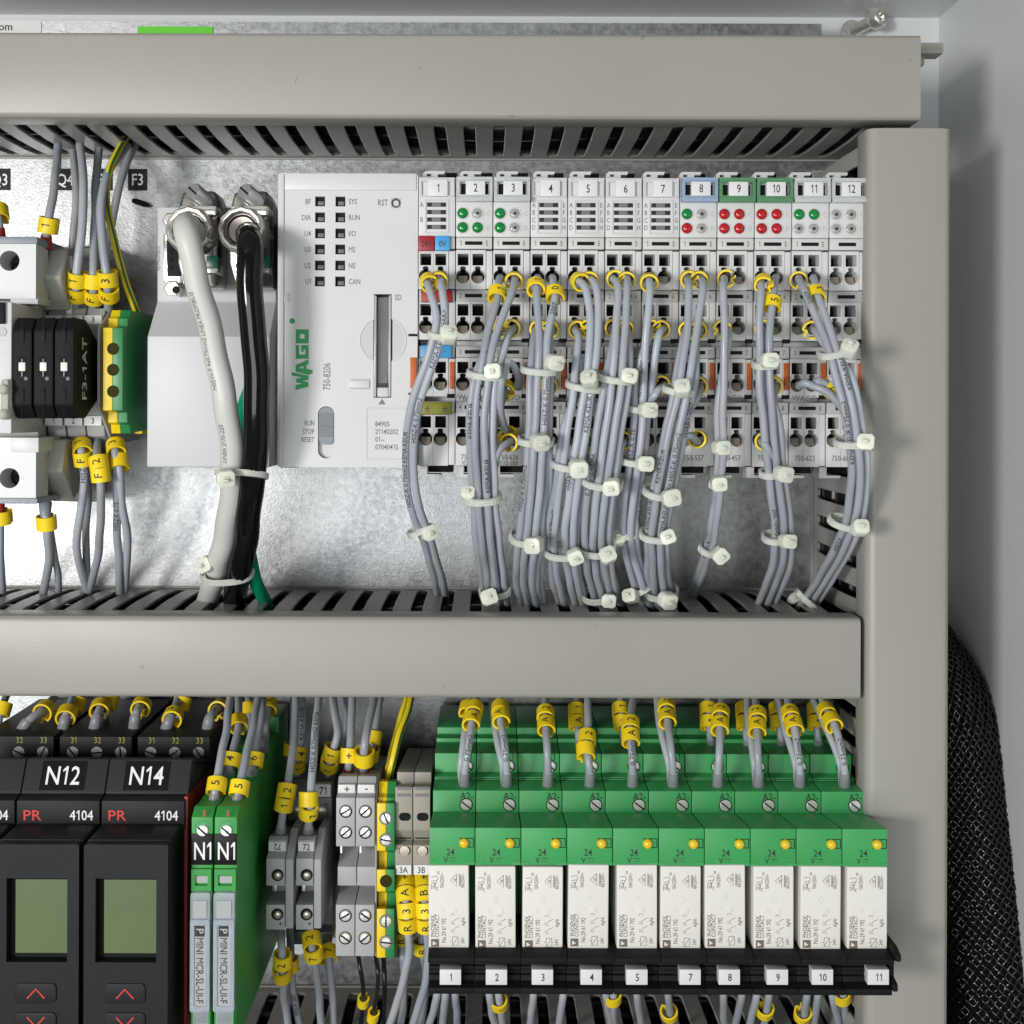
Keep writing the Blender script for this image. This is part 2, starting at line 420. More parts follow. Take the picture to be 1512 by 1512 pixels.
def flush_texts():
    chars = sorted({c for t in TEXTS for c in t['s'] if c != ' '}); tmp = []
    def mk(s):
        cu = bpy.data.curves.new('t', 'FONT'); cu.body = s; cu.size = 1; cu.resolution_u = 2; cu.offset = 0 if 'M' in s else .008
        o = bpy.data.objects.new('t', cu); COL.objects.link(o); tmp.append((s, o))
    for c in chars: mk(c); mk('H' + c + 'H')
    mk('HH'); mk('H H')
    bpy.context.view_layer.update(); dg = bpy.context.evaluated_depsgraph_get(); geo = {}
    for s, o in tmp:
        me = bpy.data.meshes.new_from_object(o.evaluated_get(dg))
        geo[s] = (np.array([tuple(v.co) for v in me.vertices]).reshape(-1, 3), [tuple(q.vertices) for q in me.polygons])
        bpy.data.meshes.remove(me)
    for s, o in tmp:
        cu = o.data; bpy.data.objects.remove(o); bpy.data.curves.remove(cu)
    wid = lambda s: np.ptp(geo[s][0][:, 0])
    CAP = np.ptp(geo['HH'][0][:, 1]); adv = {c: wid('H' + c + 'H') - wid('HH') for c in chars}; adv[' '] = wid('H H') - wid('HH')
    w1 = .095; adv['1'] = .46
    geo['1'] = (np.array([(.22, 0, 0), (.22 + w1, 0, 0), (.22 + w1, CAP, 0), (.23, CAP, 0), (.07, CAP * .80, 0), (.07, CAP * .68, 0), (.22, CAP * .80, 0)]), [(0, 1, 2, 6), (2, 3, 4, 5, 6)])
    def layout(s):
        V, F, x = [], [], 0
        for c in s:
            if c != ' ':
                v, f = geo[c]; k = len(V); V += [(a + x, b, 0) for a, b, _ in v]; F += [tuple(i + k for i in g) for g in f]
            x += adv[c]
        return np.array(V), F
    cache, bent = {}, {}
    def cut(s):      # slices across the letters so that they can follow a round wire
        V, F = cache[s]; bm = bmesh.new(); vs = [bm.verts.new(v) for v in V]
        for f in F:
            try: bm.faces.new([vs[i] for i in f])
            except ValueError: pass
        for q in range(1, 7):
            bmesh.ops.bisect_plane(bm, geom=bm.verts[:] + bm.edges[:] + bm.faces[:], plane_co=(0, CAP * q / 7, 0), plane_no=(0, 1, 0), dist=1e-6)
        bm.verts.index_update(); r = (np.array([tuple(v.co) for v in bm.verts]), [tuple(v.index for v in f.verts) for f in bm.faces]); bm.free(); return r
    for t in TEXTS:
        if not t['s'].strip(): continue
        if t['s'] not in cache: cache[t['s']] = layout(t['s'])
        if 'path' in t and t['s'] not in bent: bent[t['s']] = cut(t['s'])
        V, F = bent[t['s']] if 'path' in t else cache[t['s']]; V = V.copy(); k = t['h'] / CAP
        lo, hi = V.min(0), V.max(0)
        V[:, 0] -= (lo[0] + hi[0]) / 2; V[:, 1] -= CAP / 2 if hi[1] > CAP * .9 else (lo[1] + hi[1]) / 2
        w = (hi[0] - lo[0]) * k * t['sx']
        if 'path' in t:
            P = t['path']; S = along(P); pts = []
            up = 1 if P[-1][2] > P[0][2] else -1
            for x, y, _ in V:
                s = t['s0'] + up * x * k * t['sx']
                p, T = at_s(P, S, s); T = T * up
                n = facing(T, t['N0']); v = n.cross(T)
                a = y * k / t['r'] + t['turn']
                pts.append(tuple(p + (n * math.cos(a) + v * math.sin(a)) * (t['r'] + .05)))
            G = (pts, F)
        else:
            off = {'C': 0, 'L': w / 2, 'R': -w / 2}[t['align']]
            G = ([tuple(t['at'] + t['u'] * (x * k * t['sx'] + off) + t['v'] * (y * k)) for x, y, _ in V], F)
        add(t['name'], G, t['m'], t['parent'])

# ================================================================== the setting
PLATE_X1 = 149.5
zt = wz(600, 33, 0)
def plate():
    xr = wx(1213, 60, 0); zn = wz(1213, 120, 0)
    poly = [(-215, -250), (PLATE_X1, -250), (PLATE_X1, zn), (xr, zn), (xr, zt), (-215, zt)]
    t = thing('mounting_plate', 'galvanized steel mounting plate carrying rails, ducts and devices', 'plate', (0, 0, -250))
    slot = rrect(wx(194, 300, 0), wx(219, 300, 0), wz(205, 304, 0), wz(205, 296, 0), .9)
    add('sheet', prismY(poly, -2, 0), 'galvanized', t)
    add('rubber_pin', lathe([(.8, 0), (1, 1), (1, 5), (.6, 6.6)], W(196, 296, 1.2), Vector((1, -.2, -.35)), 8), 'black', t)
plate()
BACK = -22
def setting():
    xr = wx(1386, 100, BACK); ztop = wz(700, 24, BACK)
    add('back_wall', box(-260, xr + 2, BACK - 2, BACK, -300, ztop), 'paint', kind='structure')
    add('wall_right', box(xr, xr + 2, BACK, 330, -300, ztop + 1), 'paint', kind='structure')
    add('cabinet_ceiling', box(-260, xr + 2, BACK - 2, 330, ztop, ztop + 2), 'paint', kind='structure')
setting()

# ================================================================== wiring ducts
LIP, FRONT = 66.0, 78.0
def duct_h(label, ztop, zbot, x0, x1, side, fing_x0, fing_n, covered=True):
    # horizontal duct; side +1: fingers shown on its upper wall, -1: on its lower wall
    t = thing('wiring_duct', label, 'wiring duct', ((x0 + x1) / 2, 0, zbot), 'grey slotted wiring ducts')
    if covered:
        r = 2.2; pr = []
        prof = [(LIP, zbot), (FRONT - r, zbot)] + [(FRONT - r + r * math.sin(R(a)), zbot + r - r * math.cos(R(a))) for a in (30, 60, 90)]
        prof += [(FRONT - r + r * math.cos(R(a)), ztop - r + r * math.sin(R(a))) for a in (0, 30, 60)] + [(FRONT - r, ztop), (LIP, ztop),
                 (LIP, ztop - 1.3), (FRONT - 3, ztop - 1.3), (FRONT - 1.3, ztop - 3), (FRONT - 1.3, zbot + 3), (FRONT - 3, zbot + 1.3), (LIP, zbot + 1.3)]
        add('cover', prismX(prof, x0, x1), 'duct', t, bev=.25)
    zi, zo = (ztop - 2.2, zbot + 2.2) if side > 0 else (zbot + 2.2, ztop - 2.2)
    wall = side * .9
    add('base', box(x0, x1 - .5, .3, 1.5, zbot + 1, ztop - 1), 'duct_inner', t)
    add('side_wall', box(x0, x1 - .5, 1.5, LIP + 4, zo - .6, zo + .6), 'duct_inner', t)
    add('base_rim', box(x0, x1 - .5, 1.5, 6.0, zi - .6, zi + .6), 'duct_inner', t)
    # one finger: a strip standing up from the rim, flared at its foot, slightly bowed
    segs = [(5.2, 4.7, 0), (6.4, 3.7, .1), (8.5, 3.1, .3), (20, 3.05, .9), (40, 3.0, 1.1), (54, 3.0, .7), (62, 3.15, 0), (LIP + 4, 3.2, -.5)]
    V, F = [], []
    for d, w, o in segs:
        for sx in (-1, 1):
            V.append((sx * w, -d, side * o + .55 * side)); V.append((sx * w, -d, side * o - .55 * side))
    for i in range(len(segs) - 1):
        a, b = i * 4, i * 4 + 4
        F += [(a, a + 2, b + 2, b), (a + 1, b + 1, b + 3, a + 3), (a, b, b + 1, a + 1), (a + 2, a + 3, b + 3, b + 2)]
    F += [(0, 1, 3, 2), (len(V) - 4, len(V) - 2, len(V) - 1, len(V) - 3)]
    if side < 0: F = [f[::-1] for f in F]
    first = None
    for i in range(fing_n):
        x = fing_x0 + i * 10.0
        if x > x1 - 4: break
        if first is None: first = add('finger', xform((V, F), (x, 0, zi)), 'duct_inner', t, bev=.22, seg=1); fx = x
        else:
            c = first.copy(); COL.objects.link(c); c.parent = t; c.location = first.location + Vector(((x - fx) / 1000, 0, 0))
    return t
ZT1, ZT0 = wz(700, 48, FRONT), wz(700, 175, FRONT)
ZM1, ZM0 = wz(640, 911, FRONT), wz(640, 1032, FRONT)
XV0, XV1 = wx(1280, 700, FRONT), wx(1405, 700, FRONT)
d_top = duct_h('grey wiring duct with its cover along the cabinet ceiling', ZT1, ZT0, -215, wx(1360, 110, FRONT), -1, wx(41, 188, LIP) - 50, 40)
d_mid = duct_h('grey wiring duct crossing between the white controller row and the green relays', ZM1, ZM0, -215, wx(1271, 970, FRONT), 1, wx(590, 903, LIP) - 160, 40)
d_low = duct_h('wiring duct under the green relays with wires dropping into it', -218, -246, -215, XV0 - 1, 1, wx(700, 1500, 20) - 160, 40, covered=False)
for o_, specks in ((d_top, ((620, 100, .5, .5, 0), (437, 118, .2, 2.2, 8), (949, 55, .25, 1.8, 35), (755, 172, .6, .3, 0), (1345, 88, 1.2, .2, 20))), (d_mid, ((655, 1015, .8, .25, 10), (880, 925, .4, .4, 0), (210, 985, .3, 1.2, -20)))):
    for px, py, a_, b_, rot in specks:
        add('scuff_mark', xform(box(-a_ / 2, a_ / 2, 0, .03, -b_ / 2, b_ / 2), W(px, py, FRONT), Matrix.Rotation(R(rot), 3, 'Y')), 'tdark', o_)
# end clip of the top duct
tc_ = thing('duct_clip', 'small grey clip at the covered end of the top wiring duct', 'clip', W(1370, 85, 0))
add('bracket', join(PB(1358, 1394, 62, 79, 52, 60), PB(1356, 1366, 62, 96, 0.4, 56)), 'duct', tc_, bev=.8)

def duct_v():
    t = thing('wiring_duct', 'upright grey wiring duct between the module row and the black sleeve', 'wiring duct', ((XV0 + XV1) / 2, 0, -250), 'grey slotted wiring ducts')
    ztop = wz(1340, 189, FRONT); zbot = -250; r = 3.2
    prof = [(XV0, LIP), (XV0, FRONT - r)] + [(XV0 + r - r * math.cos(R(a)), FRONT - r + r * math.sin(R(a))) for a in (25, 50, 75, 90)]
    prof += [(XV1 - r + r * math.sin(R(a)), FRONT - r + r * math.cos(R(a))) for a in (0, 30, 60, 90)] + [(XV1, LIP),
             (XV1 - 1.3, LIP), (XV1 - 1.3, FRONT - 4), (XV1 - 4, FRONT - 1.4), (XV0 + 4, FRONT - 1.4), (XV0 + 1.3, FRONT - 4), (XV0 + 1.3, LIP)]
    add('cover', prismZ(prof, zbot, ztop), 'duct', t, bev=.25)
    add('base', box(XV0 + 1, XV1 - 1, .3, 1.5, zbot, ztop), 'duct_inner', t)
    add('side_wall', box(XV1 - 2.8, XV1 - 1.6, 1.5, LIP + 4, zbot, ztop - 1), 'duct_inner', t)
    xi = XV0 + 2.2
    add('base_rim', box(xi - .6, xi + .6, 1.5, 8, zbot, ztop - 1), 'duct_inner', t)
    segs = [(7.2, 4.7, 0), (8.6, 3.7, .1), (10.5, 3.1, .3), (24, 3.05, .9), (44, 3.0, 1.0), (56, 3.0, .6), (LIP + 4, 3.2, -.3)]
    V, F = [], []
    for d, w, o in segs:
        for s in (-1, 1):
            V.append((-o - .55, -d, s * w)); V.append((-o + .55, -d, s * w))
    for i in range(len(segs) - 1):
        a, b = i * 4, i * 4 + 4
        F += [(a, a + 2, b + 2, b), (a + 1, b + 1, b + 3, a + 3), (a, b, b + 1, a + 1), (a + 2, a + 3, b + 3, b + 2)]
    F += [(0, 1, 3, 2), (len(V) - 4, len(V) - 2, len(V) - 1, len(V) - 3)]
    first = None; z = ztop - 6
    while z > zbot:
        if first is None: first = add('finger', xform((V, F), (xi, 0, z)), 'duct_inner', t, bev=.22, seg=1); fz = z
        else:
            c = first.copy(); COL.objects.link(c); c.parent = t; c.location = first.location + Vector((0, 0, (z - fz) / 1000))
        z -= 10
duct_v()

# rails
def rail(label, z, x0, x1):
    prof = [(0.4, z + 12.5), (6.5, z + 12.5), (6.5, z + 17.5), (7.6, z + 17.5), (7.6, z + 11.4), (1.5, z + 11.4), (1.5, z - 11.4), (7.6, z - 11.4), (7.6, z - 17.5), (6.5, z - 17.5), (6.5, z - 12.5), (.4, z - 12.5)]
    return add('mounting_rail', prismX(prof, x0, x1), 'zinc', label=label, cat='rail')
rail('zinc mounting rail behind the white controller and modules', wz(700, 560, 4), -214, 114)
rail('zinc mounting rail behind the green relays', wz(700, 1335, 4), -214, 114)

# bolt, stickers and marking labels on the plate and the back wall
t = thing('hex_bolt', 'shiny bolt with washer above the end of the top duct', 'bolt', W(1262, 46, 0))
ax = Vector((.95, -1, .35))
add('washer', cyl(W(1258, 47, -21), 4.6, 1.2, (0.1, -1, .1), 20), 'zinc', t)
add('shank', cyl(W(1258, 47, -21), 2.3, 10, ax, 16), 'chrome', t)
add('bolt_head', lathe([(3.6, 0), (4.0, 1), (4.0, 3.6), (3.4, 4.4), (1.9, 4.4), (1.7, 3.2)], Vector(W(1258, 47, -21)) + ax.normalized() * 9, ax, 14), 'chrome', t, bev=.2)
s1 = add('sticker', prismY(rrect(-195, wx(61, 38, .4), wz(20, 78, .4), wz(20, 30, .4), 1.6), .05, .4), 'sticker', label='white rounded sticker ending in om behind the top duct', cat='sticker')
text('om', W(8, 41, .5), 2.9, s1, 'ink')
add('sticker', prismY(rect(wx(203, 50, .4), wx(314, 50, .4), wz(250, 70, .4), wz(250, 39, .4)), .05, .4), 'sticker_green', label='bright green sticker peeking out above the top duct', cat='sticker')
for s, x0, x1, tx in (('Q3', -20, 15, -1), ('Q4', 80, 110, 96), ('F2', 138, 166, 152), ('F3', 189, 217, 203)):
    o = add('marking_label', prismY(rect(wx(x0, 265, .3), wx(x1, 265, .3), wz(100, 281, .3), wz(100, 249, .3)), .05, .3), 'label_tape',
            label='black tape label reading %s on the plate under the top duct' % s, cat='label', group='black tape labels under the top duct')
    ptext(s, tx, 265, .4, 17, o, 'ink_white', sx=.8)

# ================================================================== wires, markers, ties
def hooked_ring(Rc, th):
    pts = [(Rc * math.sin(R(a)), Rc * math.cos(R(a))) for a in range(-118, 150, 12)]
    ex, ey = pts[-1]
    pts += [(Rc * .30, -Rc * 1.0), (Rc * .12, -Rc * .80), (Rc * .10, -Rc * .62), (-Rc * .12, -Rc * .60), (-Rc * .22, -Rc * .80), (-Rc * .40, -Rc * .98), (-Rc * .62, -Rc * .90)]
    return stroke(pts, th)
def marker(P, s, r, ch, parent, roll=0, L=4.2, N0=None, ink='ink'):
    S = along(P); p, T = at_s(P, S, s)
    if T.z < 0 or (abs(T.z) < .25 and T.y > 0): T = -T
    n = facing(T, N0); Q = Quaternion(T, R(roll)); n = Q @ n; v = n.cross(T)
    Rc = r * 1.95 + .25
    poly = hooked_ring(Rc, .64)
    V, F = prismY(poly, 0, L)       # x -> v , z -> n , extrusion -> T
    G = [tuple(p + v * x + n * (z - (Rc - r) * .55) + T * (-y - L / 2)) for x, y, z in V]
    # orientation check of the mapped prism
    if v.cross(n).dot(T) * 1 > 0: F = [f[::-1] for f in F]
    o = add('wire_marker', (G, F), 'yellow', parent, ang=50)
    if ch:
        c0 = p + n * (-(Rc - r) * .55)
        PP = np.array([tuple(c0 - T * 6), tuple(c0 - T * 2), tuple(c0 + T * 2), tuple(c0 + T * 6)])
        if PP[-1][2] < PP[0][2]: PP = PP[::-1]
        S2 = along(PP)
        path_text(ch, PP, S2[-1] / 2, Rc + .32, r * 1.9, o, ink, N0=tuple(n))
    return o
def nearest_s(P, px, py):
    S0 = along(P); ss = np.arange(0, S0[-1], .4); P = np.stack([np.interp(ss, S0, P[:, a]) for a in range(3)], 1)
    best, bs = 1e18, 0; S = ss
    for i in range(len(P)):
        X, Y, Z = P[i]; k = FPX / (DIST + Y); dx = X * k; dy = -Z * k
        c, sn = math.cos(ROLL), math.sin(ROLL)
        x = VX + dx * c - dy * sn; y = VY + dx * sn + dy * c
        q = (x - px) ** 2 + (y - py) ** 2
        if q < best: best, bs = q, S[i]
    return bs
def wire(pts, label, r=1.22, m='wire', marks=(), txt=None, group=None, sleeve=None, cat='wire', name='wire', sleeve_mat='sleeve', L=4.2):
    P = smooth_path([W(*p) for p in pts], 2.0)
    S_ = along(P); fade = np.clip(np.minimum(S_, S_[-1] - S_) / 12 - .6, 0, 1)
    for a_ in range(3):
        w_ = sum(random.uniform(-.16, .16) * np.sin(S_ / L_ + random.uniform(0, 6.3)) for L_ in (3.1, 5.3, 8.7, 14.0))
        P[:, a_] += w_ * fade * (1 if r < 2 else 1.6)
    loc = tuple(P[0])
    t = thing(name, label, cat, loc, group)
    if m == 'earth_wire':
        V, F, U = tube(P, r, 12, uv=True); add('insulation', (V, F), m, t, uvs=U)
    else: add('insulation', tube(P, r, 12), m, t, ang=60)
    for mk in marks:
        px, py, ch = mk[:3]; roll = mk[3] if len(mk) > 3 else random.uniform(-25, 25)
        marker(P, nearest_s(P, px, py), r, ch, t, roll, L)
    if txt:
        for s, px, py, turn in txt:
            path_text(s, P, nearest_s(P, px, py), r, r * 1.2, t, 'ink', turn, sx=1.0)
    if sleeve:
        S = along(P); n = 6
        Q = np.array([tuple(at_s(P, S, sleeve * i / n)[0]) for i in range(n + 1)])
        add('ferrule_sleeve', tube(Q, r * 1.32, 12, radii=[r * 1.5, r * 1.5, r * 1.42, r * 1.38, r * 1.34, r * 1.3, r * 1.2]), sleeve_mat, t, ang=60)
    return t, P

def tie(px, py, d, w, dep, ang, hx, hy, label, tilt=14, hrot=0, ribs=False, head_d=None, m='tie', hs=1.0):
    # strap round a bundle centred on a pixel; w: half width px, dep: half depth mm; head at pixel hx,hy
    t = thing('cable_tie', label, 'cable tie', W(px, py, d), 'clear nylon cable ties')
    C = Vector(W(px, py, d)); a = w / mm(d); b = dep
    A = Vector((math.sin(R(ang)), 0, math.cos(R(ang)))); e1 = Vector((math.cos(R(ang)), 0, -math.sin(R(ang)))); e2 = Vector((0, -1, 0))
    Ax = (A * math.cos(R(tilt)) + e2 * math.sin(R(tilt))).normalized(); E2 = (e2 * math.cos(R(tilt)) - A * math.sin(R(tilt))).normalized()
    V, F = [], []; n = 64; hw, th = 1.1, .7
    for i in range(n):
        tt = 2 * math.pi * i / n; ct, st = math.cos(tt), math.sin(tt)
        ct = math.copysign(abs(ct) ** .8, ct); st = math.copysign(abs(st) ** .8, st)
        o = e1 * (a * ct) + E2 * (b * st); nr = (e1 * ct / a + E2 * st / b).normalized()
        hh = hw * (1.12 if ribs and i % 2 else 1)
        tk = th * ((1.35 if ribs else 1.18) if i % 2 else 1)
        for q in (C + o - Ax * hh, C + o + Ax * hh, C + o + nr * tk + Ax * hh * .8, C + o + nr * tk - Ax * hh * .8): V.append(tuple(q))
    for i in range(n):
        j = (i + 1) % n
        for k in range(4):
            k2 = (k + 1) % 4; F.append((i * 4 + k, i * 4 + k2, j * 4 + k2, j * 4 + k))
    add('strap', (V, F), 'strap', t, ang=55)
    hd = d + dep * .75 if head_d is None else head_d
    H = Vector(W(hx, hy, hd)); s = 2.6 * hs * random.uniform(.9, 1.08)
    M = Matrix.Rotation(R(-ang * .6 + hrot), 3, 'Y') @ Matrix.Rotation(R(random.uniform(-26, 26)), 3, 'Z') @ Matrix.Rotation(R(random.uniform(-30, 16)), 3, 'X')
    oc = [(-s, -s * .55), (-s * .6, -s * .95), (s * .7, -s * .95), (s, -s * .6), (s, s * .6), (s * .65, s * .95), (-s * .6, s * .9), (-s, s * .5)]
    add('head', xform(prismY(oc, -2.3, 1.9), H, M), m, t, bev=.38, seg=2)
    add('pawl', xform(box(-s * .36, s * .34, 1.8, 2.25, -s * .34, s * .36), H, M), m, t, bev=.22, seg=2)
    add('cut_tail', xform(box(-.8, .75, 2.2, random.uniform(2.5, 3.6), -.4, .3), H, M), m, t, bev=.2)
    return t

# ================================================================== small shared pieces
def screw(px, py, d, r, parent, slot=30, m='screw', name='screw', recess=True):
    c = Vector(W(px, py, d)); o = add(name, lathe([(r, -1), (r, .25), (r * .8, .55), (.05, .6)], c, (0, -1, 0), 16), m, parent)
    b = box(-r * .95, r * .95, .5, .72, -r * .13, r * .13)
    add('slot', xform(b, c, Matrix.Rotation(R(slot), 3, 'Y')), 'dark_gap', o)
    return o
def rim(px, py, d, r, parent, m, w=.35, name='screw_rim'):
    c = W(px, py, d); return add(name, prismY(circle(c[0], c[2], r + w, 20), d - .5, d + .12, [circle(c[0], c[2], r, 20)]), m, parent)

# ================================================================== controller
FD = 72.0
def controller():
    t = thing('controller', 'white fieldbus controller with green logo, SD slot and mode switch', 'controller', W(415, 690, 0))
    # left housing with the bus sockets
    prof = [(7.7, wz(300, 306, 45)), (45, wz(300, 306, 45)), (45, wz(300, 446, 45)), (58, wz(300, 497, 58)), (58, wz(300, 690, 58)), (7.7, wz(300, 690, 58))]
    xl, xr = wx(217, 600, 58), wx(413, 600, FD) - .2
    add('connector_housing', prismX(prof, xl, wx(398, 600, 58)), 'housing', t, bev=.6)
    add('housing_back', box(wx(398, 600, 58) - .5, xr, 7.7, 30, wz(300, 690, 30), wz(300, 330, 30)), 'dark_gap', t)
    add('rail_foot', PB(398, 414, 590, 602, 20, 36), 'zinc', t, bev=.3)
    add('rail_foot', PB(398, 414, 662, 672, 20, 36), 'zinc', t, bev=.3)
    ptext('X5 PROFIBUS', 233, 382, 45, 7, t, 'ink_grey', 90, sx=.62)
    # front cover
    x0, x1 = wx(410, 470, FD), wx(616.6, 470, FD)
    z1, z0 = wz(510, 256, FD), wz(510, 690, FD)
    def rz(py): return wz(510, py, FD)
    def rx(px): return wx(px, 470, FD)
    body = add('body', box(x0 + .3, x1 - .2, 7.7, FD - 9, z0 + .5, z1 - .5), 'white', t, bev=.4)
    holes = []
    leds = [(px, py) for py in (297.5, 321, 344.7, 368.3, 392, 415.6) for px in (472, 502)]
    for px, py in leds: holes.append(rect(rx(px - 7.3), rx(px + 7.3), rz(py + 7.3), rz(py - 7.3)))
    holes.append(rect(rx(552), rx(578), rz(587), rz(434)))
    holes.append(rrect(rx(470), rx(494), rz(677), rz(600), 2.6, 6))
    holes.append(circle(rx(584), rz(299.5), 1.35, 18))
    cov = add('front_cover', prismY(rrect(x0, x1, z0, z1, 1.0), FD - 8.5, FD, holes), 'white', t)
    for px, py in leds:
        w = add('led_window', prismY(rect(rx(px - 7.2), rx(px + 7.2), rz(py + 7.2), rz(py - 7.2)), FD - 6, FD - 1.6), 'black', t)
        add('led_lens', box(rx(px - 4), rx(px + 5), FD - 1.6, FD - 1.2, rz(py + 5), rz(py - 1)), 'ink_grey', w, bev=.15)
    for s, py in zip(('BF', 'DIA', 'U4', 'U3', 'U2', 'U1'), (297.5, 321, 344.7, 368.3, 392, 415.6)): ptext(s, 459, py, FD, 8, t, 'ink_grey', align='R', sx=.72)
    for s, py in zip(('SYS', 'RUN', 'I/O', 'MS', 'NS', 'CAN'), (297.5, 321, 344.7, 368.3, 392, 415.6)): ptext(s, 515, py, FD, 8, t, 'ink_grey', align='L', sx=.72)
    ptext('RST', 565.5, 299, FD, 9, t, 'ink_grey', sx=.72); ptext('SD', 588, 439, FD, 8.5, t, 'ink_grey', sx=.72)
    add('reset_button', cyl((rx(584), -FD + 3, rz(299.5)), 1.0, 2.6), 'offwhite', t)
    add('reset_ring', prismY(circle(rx(584), rz(299.5), 1.6, 20), FD, FD + .15, [circle(rx(584), rz(299.5), 1.36, 20)]), 'ink_grey', t)
    add('reset_frame', prismY(rect(rx(577), rx(591), rz(307), rz(292)), FD, FD + .07, [rect(rx(577.7), rx(590.3), rz(306.3), rz(292.7))]), 'strip', t)
    # hinge strip and seams
    add('hinge_strip', box(x0 + .1, rx(419), FD, FD + .6, z0 + .6, z1 - .4), 'white', t, bev=.25)
    add('top_bar', box(rx(420), rx(614), FD, FD + .5, rz(281), rz(257)), 'white', t, bev=.25)
    add('hinge_notch', box(rx(419.4), rx(427), FD, FD + .35, rz(446), rz(433)), 'offwhite', t, bev=.1)
    # SD card slot
    sl = add('card_slot', box(rx(552.3), rx(577.7), FD - 8, FD - 4, rz(586.5), rz(434.5)), 'dark_gap', t)
    add('card', box(rx(557), rx(573), FD - 5.2, FD - 2.6, rz(565), rz(437)), 'tdark', sl, bev=.2)
    add('flap', box(rx(556), rx(574), FD - 1.3, FD - .5, rz(586), rz(440)), 'flap', sl, bev=.15)
    for xa, xb in ((552.6, 556), (574, 577.4)): add('flap_edge', box(rx(xa), rx(xb), FD - 3, FD + .5, rz(586), rz(436)), 'clear', sl, bev=.25)
    add('flap_latch', box(rx(556.5), rx(573.5), FD - 3, FD - .4, rz(586), rz(572)), 'offwhite', sl, bev=.3)
    cx, cz, r = rx(565.5), rz(502), 35 / mm(FD)
    for s in (-1, 1):
        arc = [(cx + s * r * math.cos(R(a)), cz + r * math.sin(R(a))) for a in range(-68, 69, 8)]
        arc2 = [(cx + s * (r - .35) * math.cos(R(a)), cz + (r - .35) * math.sin(R(a))) for a in range(68, -69, -8)]
        add('finger_rim', prismY(arc + arc2, FD, FD + .28), 'white', t)
        add('finger_dish', prismY(arc2 + [(cx + s * 3.1, cz - (r - .5) * math.sin(R(68))), (cx + s * 3.1, cz + (r - .5) * math.sin(R(68)))][::1], FD, FD + .05), 'housing', t)
    add('flap_grip', prismX([(FD, rz(575)), (FD + .6, rz(572)), (FD + .6, rz(563)), (FD, rz(559))], rx(517), rx(546)), 'white', t, bev=.15)
    add('arrow_mark', prismY([(rx(559), rz(597)), (rx(570), rz(597)), (rx(564.5), rz(588.5))], FD, FD + .07), 'tdark', t)
    # label window
    add('label_frame', prismY(rect(rx(542), rx(602), rz(678), rz(602)), FD, FD + .12, [rect(rx(542.7), rx(601.3), rz(677.3), rz(602.7))]), 'strip', t)
    for s, py in (('84905', 626), ('21140202', 637.3), ('01--', 648.5), ('07040415', 660)): ptext(s, 554, py, FD, 7.6, t, 'ink_grey', align='L', sx=.80)
    for s, py in (('RUN', 624.5), ('STOP', 637), ('RESET', 649)): ptext(s, 464, py, FD, 7.6, t, 'ink_grey', align='R', sx=.66)
    # mode switch
    add('switch_well', prismY(rrect(rx(470.3), rx(493.7), rz(676.5), rz(600.5), 2.5, 6), FD - 6, FD - 2), 'offwhite', t)
    sw = add('mode_switch', prismY(rrect(rx(470.8), rx(493.2), rz(657), rz(601), 2.4, 6), FD - 2, FD - .3), 'wire_dark', t)
    for i in range(13): add('rib', box(rx(471.5), rx(492.5), FD - .3, FD + (.1 if i != 7 else .6), rz(611 + i * 2.8 + .55), rz(611 + i * 2.8 - .55)), 'tdark', sw)
    # logo: block letters reading upwards, the diagonal of the A overshooting
    L0, cap = W(455.5, 575.5, FD), 19.0 / mm(FD); k = 22.6 / mm(FD)
    def LP(u, v): return (L0[0] - v * cap, L0[2] + u * k)
    w_ = [(-.02, 1), (.30, 1), (.40, .50), (.48, .95), (.72, .95), (.80, .50), (.94, 1.32), (1.14, 1.32), (.93, 0), (.64, 0), (.57, .45), (.50, 0), (.20, 0)]
    a_ = [(.97, 0), (1.18, 1.0), (1.62, 1.0), (1.98, 0), (1.66, 0), (1.61, .16), (1.38, .16), (1.28, -.32), (1.08, -.32)]
    g_ = [(2.02, 0), (2.02, 1), (2.92, 1), (2.92, .74), (2.30, .74), (2.30, .26), (2.64, .26), (2.64, .38), (2.48, .38), (2.48, .58), (2.92, .58), (2.92, 0)]
    o_ = [(3.02, 0), (3.02, 1), (3.95, 1), (3.95, 0)]; oh = [(3.34, .32), (3.34, .68), (3.64, .68), (3.64, .32)]
    for pts, hs in ((w_, []), (a_, [[(1.38, .40), (1.42, .70), (1.46, .70), (1.54, .40)]]), (g_, []), (o_, [oh])):
        add('logo_letter', prismY([LP(*q) for q in pts], FD, FD + .09, [[LP(*q) for q in h] for h in hs]), 'logo_green', t)
    add('logo_dot', prismY(circle(*[W(431.5, 474, FD)[i] for i in (0, 2)], 4.2 / mm(FD), 16), FD, FD + .09), 'logo_green', t)
    ptext('750-8206', 482.5, 556, FD, 10.5, t, 'ink_grey', 90, sx=.70)
    add('release_latch', PB(605.5, 615, 528, 573, 60, FD + 1.0), 'orange', t, bev=.2)
    add('latch_slot', PB(603, 616, 493, 496.5, 60, FD + .3), 'dark_gap', t)
    add('latch_slot', PB(603, 616, 580, 583, 60, FD + .3), 'dark_gap', t)
    # bus sockets on the housing
    sk = add('bus_socket', PB(240, 268, 344, 418, 40, 50), 'chrome', t, bev=1.0)
    add('socket_insert', PB(246, 268, 352, 408, 50, 50.6), 'black', sk, bev=.2)
    for py in (371, 383, 395): add('pin_hole', cyl(W(252.5, py, 50.6), .75, .25), 'dark_gap', sk)
